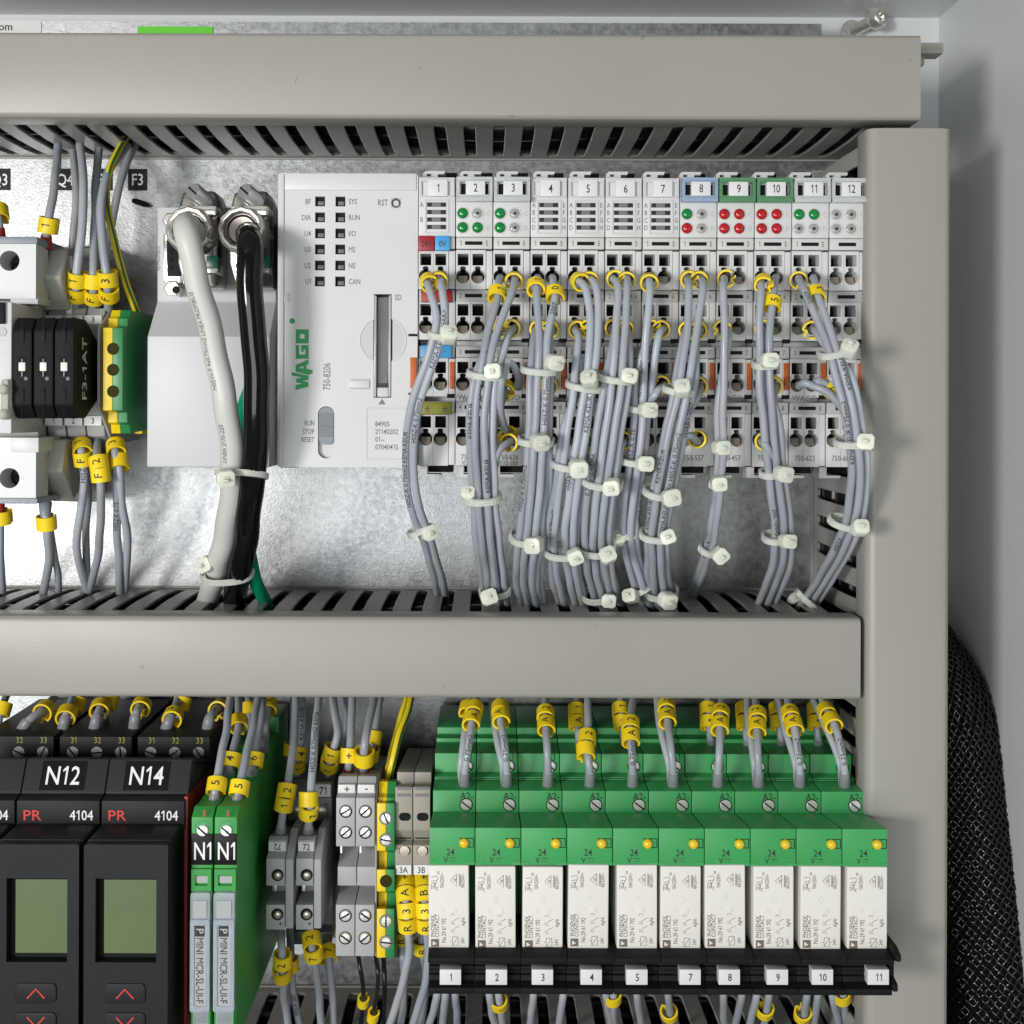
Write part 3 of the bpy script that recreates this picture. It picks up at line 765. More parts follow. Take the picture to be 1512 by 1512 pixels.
    for px, py in ((260, 428), (258, 329)):
        st = add('standoff', cyl(W(px, py, 45), 2.9, 6, (0, -1, 0), 6), 'chrome', t)
        add('thread_hole', cyl(W(px, py, 51), 1.3, .12), 'dark_gap', st)
    return t
controller()

def bus_plug(cx, label, cable):
    t = thing('bus_plug', label, 'plug', W(cx, 345, 45), 'metal bus plugs on the controller')
    def X(px): return wx(px, 345, 62)
    def Z(py): return wz(cx, py, 62)
    x = cx
    hood = [(X(x - 24), Z(315)), (X(x - 17), Z(286)), (X(x + 30), Z(284)), (X(x + 36), Z(300)), (X(x + 36), Z(425)), (X(x - 14), Z(425)), (X(x - 24), Z(390))]
    add('hood', prismY(hood, 50.8, 66), 'dark_chrome', t, bev=1.2)
    add('clamp_bar', PB(x - 26, x + 30, 303, 318, 60, 71), 'chrome', t, bev=1.0)
    add('clamp_bar', PB(x - 20, x + 32, 388, 404, 60, 70), 'chrome', t, bev=1.0)
    add('window', PB(x + 14, x + 32, 378, 396, 66, 70.6), 'plug_green', t, bev=.5)
    c = Vector(W(x - 1, 345, 66)); ax = Vector((-.10, -1, .06))
    add('gland_nut', lathe([(7.6, -6), (7.9, 6), (7.5, 8.0), (7.0, 8.6), (5.9, 8.4), (5.6, 7.6), (5.6, 3), (5.2, 2)], c, ax, 12), 'chrome', t, bev=.25)
    add('gland_liner', lathe([(5.6, 0), (5.6, 5.6), (5.3, 6.0), (.1, 5.4)], c, ax, 20), 'liner', t)
    add('gland_sleeve', lathe([(4.6, 1.5), (5.2, 6), (4.9, 6.6), (4.4, 6.2), (4.2, 2)], c, ax, 20), 'dark_chrome', t)
    sx = W(x - 4, 283, 70); a2 = Vector((-.55, -1, .45))
    th = add('thumb_screw', lathe([(2.1, -13), (2.1, -8), (2.9, -7.5), (2.9, 0), (2.6, .6), (.1, .6)], sx, a2, 18), 'zinc', t, ang=40)
    u, v, a = basis(a2)
    add('slot', xform(box(-2.5, 2.5, -.1, .12, -.3, .3), Vector(sx) + Vector(a) * .62, Matrix((u, -a, v)).transposed() @ Matrix.Rotation(R(35), 3, 'Y')), 'dark_gap', th)
    return t
bus_plug(290, 'metal bus plug whose gland holds the thick white cable', 'white')
bus_plug(366, 'metal bus plug whose gland holds the thick black cable', 'black')

# ================================================================== I/O modules
PITCH = 55.1 / mm(FD)
X0M = wx(617.2, 470, FD)
MODX = [617.2 + 55.1 * i for i in range(12)]
ROWY = [(384, 409), (458, 483), (543, 567), (624, 649)]        # pixel rows: square window, round clamp
STRIPY = [360, 437, 520, 602]
NW = ['zero', 'one', 'two', 'three', 'four', 'five', 'six', 'seven', 'eight', 'nine', 'ten', 'eleven', 'twelve']
def row_d(r): return FD - 1.0 * r
def module(idx):
    """first module with the shared parts; the rest are copies of these parts"""
    mx = MODX[idx]
    t = thing('io_module', '', 'module', (X0M + idx * PITCH, 0, wz(mx, 690, FD)), 'numbered white I/O modules')
    def X(px): return X0M + idx * PITCH + px / mm(FD)          # px measured from the module's left edge
    def Z(py): return wz(900, py, FD)
    g = .12
    add('body', box(X(0) + g, X(55.1) - g, 7.7, 60, Z(689), Z(268)), 'white', t, bev=.3)
    add('head_panel', box(X(0) + g, X(55.1) - g, 60, FD + .6, Z(351), Z(263)), 'white', t, bev=.35)
    for r in range(4):
        d = row_d(r); ysq, yc = ROWY[r]
        z1 = Z(ysq - 14); z0 = Z(yc + 19 if r < 3 else yc + 40)
        for ci, cx in enumerate((11, 33)):
            x0, x1 = (X(0) + g, X(22.2)) if ci == 0 else (X(22.6), X(44.6))
            sq = rect(X(cx - 8), X(cx + 8.2), Z(ysq + 8.6), Z(ysq - 8.6))
            rr = 10.2 / mm(FD); cz = Z(yc)
            key = [(X(cx) + rr * math.cos(R(a)), cz + rr * math.sin(R(a))) for a in range(-250, 71, 20)]
            key += [(X(cx) + rr * .46, cz + rr * 1.30), (X(cx) + rr * .22, cz + rr * 1.48), (X(cx) - rr * .22, cz + rr * 1.48), (X(cx) - rr * .46, cz + rr * 1.30)]
            c = add('clamp_face', prismY(rect(x0, x1, z0, z1), 61, d, [sq, key]), 'white', t)
            add('well_shade', box(X(cx - 9), X(cx + 9), 60.2, 61.5, Z(yc + 12), Z(ysq - 10)), 'dark_gap', c)  # near-black plate: shade of the pale clamp interior put into its colour
            add('clamp_spring', prismX([(61.5, cz - 2.0), (d - .8, cz - 2.0), (d - 2.2, cz - .3), (d - 2.6, cz + .5), (61.5, cz + .9)], X(cx) - 1.7, X(cx) + 1.5), 'spring', c, bev=.2)
            rrm = [(X(cx) + (rr + .28) * math.cos(R(a)), cz + (rr + .28) * math.sin(R(a))) for a in range(-250, 71, 20)]
            rin = [(X(cx) + (rr + .02) * math.cos(R(a)), cz + (rr + .02) * math.sin(R(a))) for a in range(70, -251, -20)]
            add('clamp_rim', prismY(rrm + rin, d - .2, d + .22), 'offwhite', c)
        add('side_rib', box(X(44.8), X(55.1) - g, 60, d - .4, z0 + .2, z1 - .2), 'white', t, bev=.2)
        if r in (1, 2):
            yy = 503 if r == 1 else 585.5
            add('key_slot', box(X(43), X(54.2), d - .6, d + .12, Z(yy + 3), Z(yy - 3)), 'dark_gap', t)
        # strip above the row
        zs = STRIPY[r]; za, zb = Z(zs - 8.5), Z(zs + 8.5)
        sp = add('number_strip', box(X(1.0), X(54.0), 60, d + .5, zb, za), 'strip' if r else 'offwhite', t, bev=.3)
        add('strip_slot', box(X(14), X(39.5), d + .3, d + .62, Z(zs + 2.6), Z(zs - 2.6)), 'dark_gap', sp)
    add('release_latch', box(X(46.8), X(53.6), 60, row_d(2) + .6, Z(575), Z(535)), 'orange', t, bev=.2)
    add('latch_grip', box(X(46.9), X(53.5), row_d(2) + .4, row_d(2) + 1.1, Z(575), Z(556)), 'orange', t, bev=.2)
    add('top_gap', box(X(28), X(54.5), 36, 50, Z(268), wz(900, 256, 50)), 'dark_gap', t)
    # hooks on top and bottom of the housing
    hk = [(5, 263), (5, 257), (9, 253.5), (38, 253.5), (36.5, 258), (27, 258), (27, 263)]
    add('top_hook', prismY([(X(a), wz(900, b, 64)) for a, b in hk], 54, 64, [rect(X(10.5), X(17), wz(900, 261, 64), wz(900, 257.5, 64))]), 'white', t)
    hb = [(0.8, 689), (0.8, 705), (32, 705), (33.5, 703), (32, 701), (12, 701), (12, 689)]
    add('bottom_hook', prismY([(X(a), wz(900, b, 60)) for a, b in hb], 52, 60), 'white', t)
    add('bottom_gap', box(X(12.5), X(50), 40, 54, wz(900, 698, 54), Z(689) + .3), 'dark_gap', t)
    return t, X, Z
def logo_outline(t, X, Z, d):
    ptext_at = (X(22), -(d + .08), Z(587))
    text('WAGO', ptext_at, 8.5 / mm(FD), t, 'ink_grey', sx=.95)
TYPES = {1: '', 2: '750-602', 3: '750-626', 4: '750-430', 5: '750-430', 6: '750-430', 7: '750-430', 8: '750-557', 9: '750-457', 10: '750-457', 11: '750-623', 12: '750-600'}
LEDS = {2: 'G-GG', 3: 'G-G-', 8: 'G-R-', 9: 'RRRR', 10: 'RRRR', 11: 'GG--', 12: '----'}
CAR = {2: 'clear', 3: 'clear', 8: 'clear_blue', 9: 'clear_green', 10: 'clear_green', 11: 'clear', 12: 'clear'}
DESC = {1: 'white supply module numbered one with red, blue and olive tabs',
        2: 'white module numbered two with three green lights lit', 3: 'white module numbered three with two green lights',
        4: 'white module numbered four with a barred light window, beside module three', 5: 'white module numbered five with a barred light window',
        6: 'white module numbered six with a barred light window', 7: 'white module numbered seven, last of the barred windows, beside the blue carrier',
        8: 'white module numbered eight with a blue marker carrier', 9: 'white module numbered nine with a green carrier and four red lights, beside the blue one',
        10: 'white module numbered ten with a green carrier and four red lights', 11: 'white module numbered eleven with two green lights in its upper row',
        12: 'white end module numbered twelve with four unlit lights, beside the upright duct'}
proto = None
for i in range(12):
    n = i + 1
    if proto is None:
        t, X, Z = module(0); proto = t; shared = list(t.children)
    else:
        t = proto.copy(); COL.objects.link(t); dlt = Vector((i * PITCH, 0, 0))
        WORLD[t.name] = WORLD[proto.name] + dlt; t.location = proto.location + dlt / 1000
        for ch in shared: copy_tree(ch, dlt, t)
        def X(px, i=i): return X0M + i * PITCH + px / mm(FD)
    t['label'] = DESC[n]
for i in range(12):
    n = i + 1
    t = [o for o in COL.objects if o.get('label') == DESC[n]][0]
    def X(px, i=i): return X0M + i * PITCH + px / mm(FD)
    HD = FD + .6
    # marker carrier and number label
    if n in CAR:
        cm = CAR[n]
        c = add('marker_carrier', prismY(rect(X(1.2), X(54.2), Z(299), Z(264)), HD + .1, HD + 2.4, [rect(X(6), X(50), Z(290), Z(271))]), cm, t)
        add('carrier_ledge', box(X(1.2), X(54.4), HD + .1, HD + 3.2, Z(300), Z(293.5)), cm, c, bev=.3)
        add('carrier_ledge', box(X(1.2), X(54.4), HD + .1, HD + 2.9, Z(269), Z(264)), cm, c, bev=.3)
        add('carrier_slot', box(X(8), X(48), HD, HD + .3, Z(288), Z(273)), 'dark_gap', c)
        add('number_label', prismY(rect(X(15), X(43.5), Z(291), Z(270)), HD + .3, HD + 2.7), 'sticker', c, bev=.3)
        ld = HD + 2.7
    else:
        c = add('marker_carrier', prismY(rect(X(2), X(53), Z(292), Z(266)), HD - .3, HD + .8, [rect(X(5), X(50), Z(290), Z(270))]), 'offwhite', t)
        add('number_label', prismY(rect(X(15), X(43.5), Z(292), Z(267)), HD, HD + 1.4), 'sticker', c, bev=.3)
        ld = HD + 1.4
    text(str(n), (X(29.5), -ld - .06, Z(280)), 12 / mm(FD), c, 'ink', sx=.72)
    # lights
    if n in LEDS:
        for q, ch in enumerate(LEDS[n]):
            cx, cy = (11, 33)[q % 2] - .5, (316, 337)[q // 2]
            lm = {'G': 'led_green', 'R': 'led_red', '-': 'led_off'}[ch]
            cc = (X(cx), -HD, Z(cy)); rr = 8.0 / mm(FD)
            rg = add('light_ring', prismY(circle(X(cx), Z(cy), rr + .32, 20), HD - .2, HD + .25, [circle(X(cx), Z(cy), rr, 20)]), 'offwhite', t)
            add('light', dome((X(cx), -HD + .3, Z(cy)), rr, 1.35 if ch != '-' else .55, n=18), lm, rg, ang=60)
            if ch == '-': add('light_die', box(X(cx - 2), X(cx + 2), HD + .2, HD + .34, Z(cy + 2), Z(cy - 2)), 'anthracite', rg)
        for q, (lx, ly) in enumerate(((48.5, 316), (48.5, 337))): text('CD'[q], (X(lx), -HD - .05, Z(ly)), 7 / mm(FD), t, 'strip', sx=.8)
    else:
        fr = add('window_frame', prismY(rect(X(10), X(45), Z(346), Z(296)), HD - .2, HD + .3, [rect(X(11.5), X(43.5), Z(344), Z(298))]), 'offwhite', t)
        for q, py in enumerate((303.5, 314.5, 325.5, 336.5)):
            b = add('light_bar', box(X(13), X(41), HD - .3, HD + .1, Z(py + 3.2), Z(py - 3.2)), 'anthracite', fr)
            add('bar_lens', box(X(20), X(33), HD + .08, HD + .16, Z(py + 3.0), Z(py - 3.0)), 'tdark', b)
        rows = 'ABCD' if n > 1 else 'A B '
        for q, py in enumerate((303.5, 314.5, 325.5, 336.5)):
            if rows[q] != ' ': text(rows[q], (X(5), -HD - .05, Z(py)), 7 / mm(FD), t, 'ink_grey', sx=.75)
            if n > 1: text('EFGH'[q], (X(49.5), -HD - .05, Z(py)), 7 / mm(FD), t, 'ink_grey', sx=.75)
    if n == 1:
        for s, m, xa, xb, py, r in (('24V', 'tab_red', 0.5, 24, 361, 0), ('0V', 'tab_blue', 25, 47, 361, 0)):
            tb = add('colour_tab', box(X(xa), X(xb), row_d(r) - 1, row_d(r) + 2.2, Z(py + 11), Z(py - 11)), m, t, bev=.4)
            text(s, (X((xa + xb) / 2), -row_d(r) - 2.27, Z(py + 1)), 9 / mm(FD), tb, 'ink', sx=.72)
        for s, m, py, r in (('+', 'tab_red', 438, 1), ('-', 'tab_blue', 520, 2), ('', 'tab_olive', 604, 3)):
            tb = add('colour_tab', box(X(4), X(50), row_d(r) - 1, row_d(r) + 1.6, Z(py + 9.5), Z(py - 9.5)), m, t, bev=.5)
            for xx in (14, 40):
                if s: text(s, (X(xx), -row_d(r) - 1.67, Z(py)), 6 / mm(FD), tb, 'ink')
                else:
                    for q, w in ((0, 8), (2.5, 5), (5, 2)): add('earth_symbol', box(X(xx - w / 2), X(xx + w / 2), row_d(r) + 1.6, row_d(r) + 1.66, Z(py + q + .5), Z(py + q - .5)), 'ink', tb)
                    add('earth_symbol', box(X(xx - .5), X(xx + .5), row_d(r) + 1.6, row_d(r) + 1.67, Z(py), Z(py - 4)), 'ink', tb)
    else:
        for r in range(4):
            for s, lx in ((str(r + 1), 7.5), (str(r + 5), 46)):
                if n == 12: continue
                text(s, (X(lx), -row_d(r) - .57, Z(STRIPY[r])), 7.5 / mm(FD), t, 'ink_grey', sx=.78)
        logo_outline(t, X, Z, row_d(2))
        text(TYPES[n], (X(24), -row_d(3) - .07, Z(676)), 8 / mm(FD), t, 'ink_grey', sx=.80)
        if n in (2, 3): text('/020-000', (X(24), -row_d(3) - .07, Z(685)), 7 / mm(FD), t, 'ink_grey', sx=.80)

# ================================================================== breaker at the picture's edge, fuse and earth terminals
def breaker():
    t = thing('circuit_breaker', 'white circuit breaker with round terminal holes and clear side covers', 'breaker', W(20, 740, 0))
    D = 64
    add('body', PB(-75, 57, 362, 736, 7.7, 52), 'offwhite', t, bev=.6)
    for ya, yb, yh in ((360, 441, 385), (646, 735, 706)):
        c = W(14, yh, D); c2 = W(-48, yh, D)
        pb = PB(-75, 53, ya, yb, 0, D); xs = [v[0] for v in pb[0]]; zs = [v[2] for v in pb[0]]
        add('terminal_block', prismY(rect(min(xs), max(xs), min(zs), max(zs)), 51.9, D, [circle(c[0], c[2], 3.35, 24), circle(c2[0], c2[2], 3.35, 24)]), 'white', t)
        add('screw_well', cyl((c[0], -52, c[2]), 3.34, .6, n=24), 'dark_gap', t)
        sc = add('terminal_screw', cyl((c[0], -52, c[2]), 2.6, 2.5, n=20), 'anthracite', t)
        add('cross_slot', join(box(c[0] - 2, c[0] + 2, 54.5, 54.7, c[2] - .35, c[2] + .35), box(c[0] - .35, c[0] + .35, 54.5, 54.72, c[2] - 2, c[2] + 2)), 'dark_gap', sc)
    add('block_step', PB(15, 56, 438, 449, 40, D - 1.5), 'white', t, bev=.3)
    add('block_step', PB(16, 57, 646, 668, 40, D + 1), 'white', t, bev=.3)
    add('grey_cap', PB(-75, 55, 349, 359.5, 30, D + 1), 'wire_dark', t, bev=.4)
    add('grey_cap', PB(-75, 55, 735.5, 744, 30, D + 1), 'wire_dark', t, bev=.4)
    mid = add('front_panel', PB(-75, 17, 446, 640, 50, 78), 'white', t, bev=.5)
    add('toggle', PB(-60, 6, 446, 478, 78, 79.5), 'black', mid, bev=.3)
    add('test_button', lathe([(1.5, 0), (1.5, .3), (1.3, .3), (1.3, .05)], W(3, 490, 78), (0, -1, 0), 18), 'strip', mid)
    add('seam', PB(-40, 8, 502, 502.8, 78, 78.06), 'strip', mid); add('seam', PB(-40, 8, 521, 521.8, 78, 78.06), 'strip', mid)
    add('lever_wing', PB(0, 12, 560, 620, 60, 82), 'clear_amber', t, bev=.9)
    for py in (575, 612): add('wing_knob', dome(W(6, py, 82), 1.7, 2.2), 'clear_amber', t, ang=60)
    # clear covers beside the blocks
    for ya, yb, s in ((357, 462, 1), (648, 744, -1)):
        prof = [(10, wz(80, ya, 20)), (48, wz(80, ya + 10 * s, 48)), (56, wz(80, (ya + yb) / 2, 56)), (48, wz(80, yb - 4 * s, 48)), (10, wz(80, yb, 20))]
        if s < 0: prof = [(10, wz(80, ya, 20)), (50, wz(80, ya, 50)), (54, wz(80, (ya + yb) / 2, 54)), (40, wz(80, yb - 4, 40)), (10, wz(80, yb, 20))]
        o = add('clear_cover', prismX(prof, wx(57, 400, 52), wx(104, 400, 46)), 'clear_amber', t, bev=1.2, seg=3)
        z = wz(60, ya + 36, 56)
        for py in (ya + 26, ya + 60):
            add('cover_boss', dome(W(60, py, 55), 2.0, 1.8), 'clear_milky', o, ang=60)
    add('side_seal', PB(97, 106, 378, 465, 15, 46), 'sticker', t, bev=.4)
breaker()

def fuse_terminals():
    lv = 79.0
    for k, (x0, x1) in enumerate(((18, 47), (49, 78.5), (80, 109))):
        lab = ['black fuse terminal beside the circuit breaker', 'middle black fuse terminal of three', 'black fuse terminal with the F3-1AT label on its flank'][k]
        t = thing('fuse_terminal', lab, 'fuse terminal', W((x0 + x1) / 2, 650, 0), 'black fuse terminals')
        X0, X1 = wx(x0, 545, lv), wx(x1, 545, lv)
        z = lambda py, d: wz((x0 + x1) / 2, py, d)
        prof = [(lv, z(488, lv)), (lv - 3.5, z(468, lv)), (66, z(468, lv)), (48, z(500, lv) - 2), (48, z(590, lv) + 2), (66, z(618, lv)), (lv - 3.5, z(618, lv)), (lv, z(598, lv))]
        lever = add('fuse_lever', prismX(prof, X0, X1), 'black', t, bev=.8)
        cx = (X0 + X1) / 2
        win = add('fuse_window', box(cx - 1.5, cx + 1.3, lv - .5, lv + .06, z(555, lv), z(526, lv)), 'dark_gap', t)
        add('fuse', box(cx - 1.0, cx + 1.2, lv, lv + .5, z(548, lv), z(535, lv)), 'ivory', win, bev=.3)
        add('fuse_lead', cyl((cx + .1, -lv - .2, z(556, lv)), .25, 5.6, (0, 0, 1), 8), 'zinc', win)
        for pa, pb in ((486, 506), (573, 594)):
            add('grip_rib', box(cx - .75, cx + .75, lv, lv + .35, z(pb, lv), z(pa, lv)), 'black', lever, bev=.3)
        add('centre_seam', box(cx - .08, cx + .08, lv, lv + .04, z(525, lv), z(470, lv)), 'dark_gap', lever)
        add('centre_seam', box(cx - .08, cx + .08, lv, lv + .04, z(616, lv), z(556, lv)), 'dark_gap', lever)
        add('pivot_dot', dome((cx + 1.3, -lv, z(559, lv)), .7, .3), 'tdark', lever, ang=60)
        # base behind the lever
        bp = [(7.7, z(452, 40)), (44, z(455, 44)), (47.5, z(478, 47)), (47.5, z(608, 47)), (44, z(644, 44)), (36, z(655, 40)), (7.7, z(655, 40))]
        add('base', prismX(bp, X0 + .1, X1 - .1), 'tgrey', t, bev=.4)
        for pa, pb in ((478, 466), (628, 614)):
            lb = add('marker_strip', box(X0 + .2, X1 - .2, 46, 48.2, z(pa, 47), z(pb, 47)), 'sticker', t)
            text(str(k + 1), (cx, -48.3, z((pa + pb) / 2, 47)), 2.0, lb, 'ink', sx=.8)
        if k == 2:
            # tape on the flank facing the earth terminal
            tx = X1 + .05
            zz0, zz1 = z(590, 70), z(498, 70)
            tape = add('tape_label', box(tx - .02, tx + .12, 63, 74.5, zz0, zz1), 'label_tape', t)
            text('F3-1AT', (tx + .2, -68.6, (zz0 + zz1) / 2), 4.8, tape, 'ink_white', sx=1.0, u=(0, 0, 1), v=(0, -1, 0))
            add('flank_hole', prismX([(53 + 3 * math.cos(R(a)), z(546, 60) + 3 * math.sin(R(a))) for a in range(0, 360, 30)], X1, X1 + .12), 'dark_gap', t)
    # grey end plate
    e = thing('end_plate', 'thin grey end plate between fuse terminals and earth terminal', 'end plate', W(150, 650, 0))
    z = lambda py, d: wz(150, py, d)
    add('plate', prismX([(7.7, z(455, 30)), (44, z(458, 44)), (58, z(485, 58)), (58, z(600, 58)), (44, z(648, 44)), (7.7, z(652, 30))], wx(146, 545, 56), wx(150, 545, 56)), 'tgrey', e, bev=.3)
fuse_terminals()

def earth_terminal(px0, pxm, px1, py0, py1, D, label, holes, profile, scr=False):
    t = thing('earth_terminal', label, 'earth terminal', W((px0 + px1) / 2, py1, 0), 'green and yellow earth terminals')
    cy = (py0 + py1) / 2; z = lambda py, d: wz((px0 + px1) / 2, py, d)
    prof = [(d, z(py, d)) for d, py in profile]
    xa, xm, xb = wx(px0, cy, D), wx(pxm, cy, D), wx(px1, cy, D)
    add('yellow_half', prismX(prof, xa, xm), 'earth_yellow', t, bev=.25)
    add('green_half', prismX(prof, xm + .02, xb), 'earth_green', t, bev=.25)
    for py, kind in holes:
        c = W((px0 + px1) / 2 + .5, py, D)
        if kind == 'hole':
            add('screw_hole', lathe([(2.0, -.3), (2.0, .12), (1.75, .12), (1.7, .05), (.05, .05)], c, (0, -1, 0), 18), 'hole_shade_olive', t)  # shallow disc, the shade inside the hole painted as dark olive
        else:
            w = add('screw_well', lathe([(2.2, -.3), (2.2, .15), (2.0, .15), (1.95, .03), (.05, .03)], c, (0, -1, 0), 18), 'tdark', t)
            screw((px0 + px1) / 2 + .5, py, D + .2, 1.75, t, random.uniform(0, 180))
    return t
earth_terminal(152, 166, 181, 459, 640, 66, 'green and yellow earth terminal with three holes beside the controller', [(515, 'hole'), (546, 'hole'), (578, 'hole')],
               [(7.7, 470), (56, 458), (58, 468), (60, 470), (60, 482), (66, 484), (66, 606), (60, 609), (60, 624), (57, 627), (56, 640), (7.7, 628)])
for (px, py) in ((206, 474), (204, 634)):
    o = add('end_stop', PB(px - 6, px + 6, py - 7, py + 7, 8, 34), 'earth_yellow', bev=.5, label='small yellow stop %s the green and yellow earth terminal by the controller' % ('atop' if py < 500 else 'under'), cat='stop', group='yellow stops')

# ================================================================== lower row: transmitters, isolators, terminals, relays
def transmitter(k, label, tag):
    # k = 0: beside the isolators, 1: middle, 2: cut by the picture's edge
    t = thing('transmitter', label, 'transmitter', (-104 - 25.75 * k, 0, -190), 'black signal transmitters with displays')
    xr = -91.4 - 25.75 * k; xl = xr - 25.4
    z = lambda py, d: wz(200, py, d)
    # terminal block on top
    prof = [(8, z(1078, 55)), (56, z(1078, 56)), (64, z(1088, 64)), (64, z(1121, 64)), (8, z(1121, 64))]
    tb = add('terminal_block', prismX(prof, xl + 1.6, xr), 'anthracite', t, bev=.4)
    for j in range(3):
        cx = xl + 1.6 + (xr - xl - 1.6) * (j + .5) / 3 + .4; py = 1111
        text(str(31 + j), (cx + .3, -64.1, z(1093, 64)), 2.0, tb, 'ink_olive', sx=.85)
        c = Vector((cx, -64, z(py, 64)))
        s = add('screw', lathe([(1.9, -1), (1.9, .2), (1.5, .5), (.05, .55)], c, (0, -1, 0), 16), 'screw', t)
        add('slot', xform(box(-1.8, 1.8, .4, .66, -.22, .22), c, Matrix.Rotation(R((20, -35, 55)[j] + 30 * k), 3, 'Y')), 'dark_gap', s)
    # sloped label panel
    pan = add('label_panel', prismX([(8, z(1123, 64)), (84, z(1123, 64)), (87, z(1118, 87)), (90, z(1121, 90)), (95, z(1170, 95)), (95, z(1173, 95)), (8, z(1173, 95))], xl, xr), 'anthracite', t, bev=.5)
    add('side_cheek', prismX([(64.2, z(1120, 64)), (87, z(1119, 87)), (87, z(1124, 87)), (64.2, z(1124, 64))], xr - .9, xr - .05), 'anthracite', t)
    if tag:
        a, b = Vector((0, -90, z(1121, 90))), Vector((0, -95, z(1170, 95)))
        vdir = (a - b).normalized(); n = Vector((0, vdir.z, -vdir.y)); n = -n if n.y > 0 else n
        mid = (a + b) / 2; cx = (xl + xr) / 2 - .6
        h = (a - b).length * .44; wv = 6.9
        q = [mid + Vector((cx, 0, 0)) + Vector((sx * wv, 0, 0)) + vdir * (sz * h) + n * o for o in (.02, .15) for sx, sz in ((-1, -1), (1, -1), (1, 1), (-1, 1))]
        tp = add('tape_label', ([tuple(p) for p in q], [(4, 5, 6, 7), (3, 2, 1, 0), (0, 1, 5, 4), (1, 2, 6, 5), (2, 3, 7, 6), (3, 0, 4, 7)]), 'label_tape', t)
        text(tag, mid + Vector((cx, 0, 0)) + n * .22, 5.6, tp, 'ink_white', sx=.78, u=(1, 0, 0), v=tuple(vdir))
    # name strip
    ns = add('name_strip', prismX([(60, z(1175, 95)), (96, z(1174, 96)), (99.5, z(1182, 99)), (99.5, z(1222, 99)), (97, z(1226, 98)), (60, z(1226, 98))], xl + .1, xr - .1), 'black_panel', t, bev=.4)
    zz = z(1204, 99.5)
    text('PR', (xl + 5.0, -99.6, zz), 3.1, ns, 'ink_red', sx=1.15); text('4104', (xr - 5.6, -99.6, zz), 3.0, ns, 'ink_white', sx=.85)
    # body behind and display unit in front
    add('body', box(xl + .2, xr - .6, 8, 88, -192, z(1172, 88)), 'black_panel', t, bev=.4)
    dz1 = z(1246, 118); dz0 = -192; D = 118
    cx = (xl + xr) / 2; dxl, dxr = xl + .35, xr - .45
    sx0, sx1 = dxl + 5.4, dxr - 4.0; sz1, sz0 = z(1303, D), z(1412, D)
    face = add('display_unit', prismY(rrect(dxl, dxr, dz0, dz1, .8, 3), 88, D - 3.6), 'black_panel', t, bev=.5)
    plate_h = [rect(sx0 - 1.9, sx1 + .5, sz0 - 1.8, sz1 + 1.1)]
    add('display_face', prismY(rrect(dxl + .15, dxr - .15, dz0, dz1 - .25, .7, 3), D - 3.6, D, plate_h), 'black_panel', t)
    add('screen', box(sx0 - 1.8, sx1 + .4, D - 3.5, D - 3.3, sz0 - 1.7, sz1 + 1.0), 'dark_gap', t)
    add('screen_glass', box(sx0, sx1, D - 3.4, D - 2.2, sz0, sz1), 'screen', t)
    for pz, show in ((1466, 1), (1509, 0)):
        bz = z(pz, D)
        b = add('button', prismY(rrect(cx - 6.2, cx + 5.8, bz - 3.0, bz + 2.8, 1.4), D - .1, D + .5), 'black_panel', t, bev=.4)
        add('chevron', prismY(stroke([(cx - 2.6, bz - 1.5), (cx - .1, bz + 1.2), (cx + 2.4, bz - 1.5)] if show else [(cx - 2.6, bz + 1.5), (cx - .1, bz - 1.2), (cx + 2.4, bz + 1.5)], .42), D + .5, D + .56), 'ink_red', b)
    if k == 0:
        add('red_side', prismX([(8, z(1105, 40)), (60, z(1135, 60)), (98, z(1176, 98)), (98, -192), (8, -192)], xr - .5, xr + .5), 'red', t)
    return t
transmitter(0, 'black transmitter labelled N14 with a blank green display', 'N14')
transmitter(1, 'black transmitter labelled N12 with a blank green display', 'N12')
transmitter(2, 'black transmitter cut by the picture edge beside the one labelled N12', '')

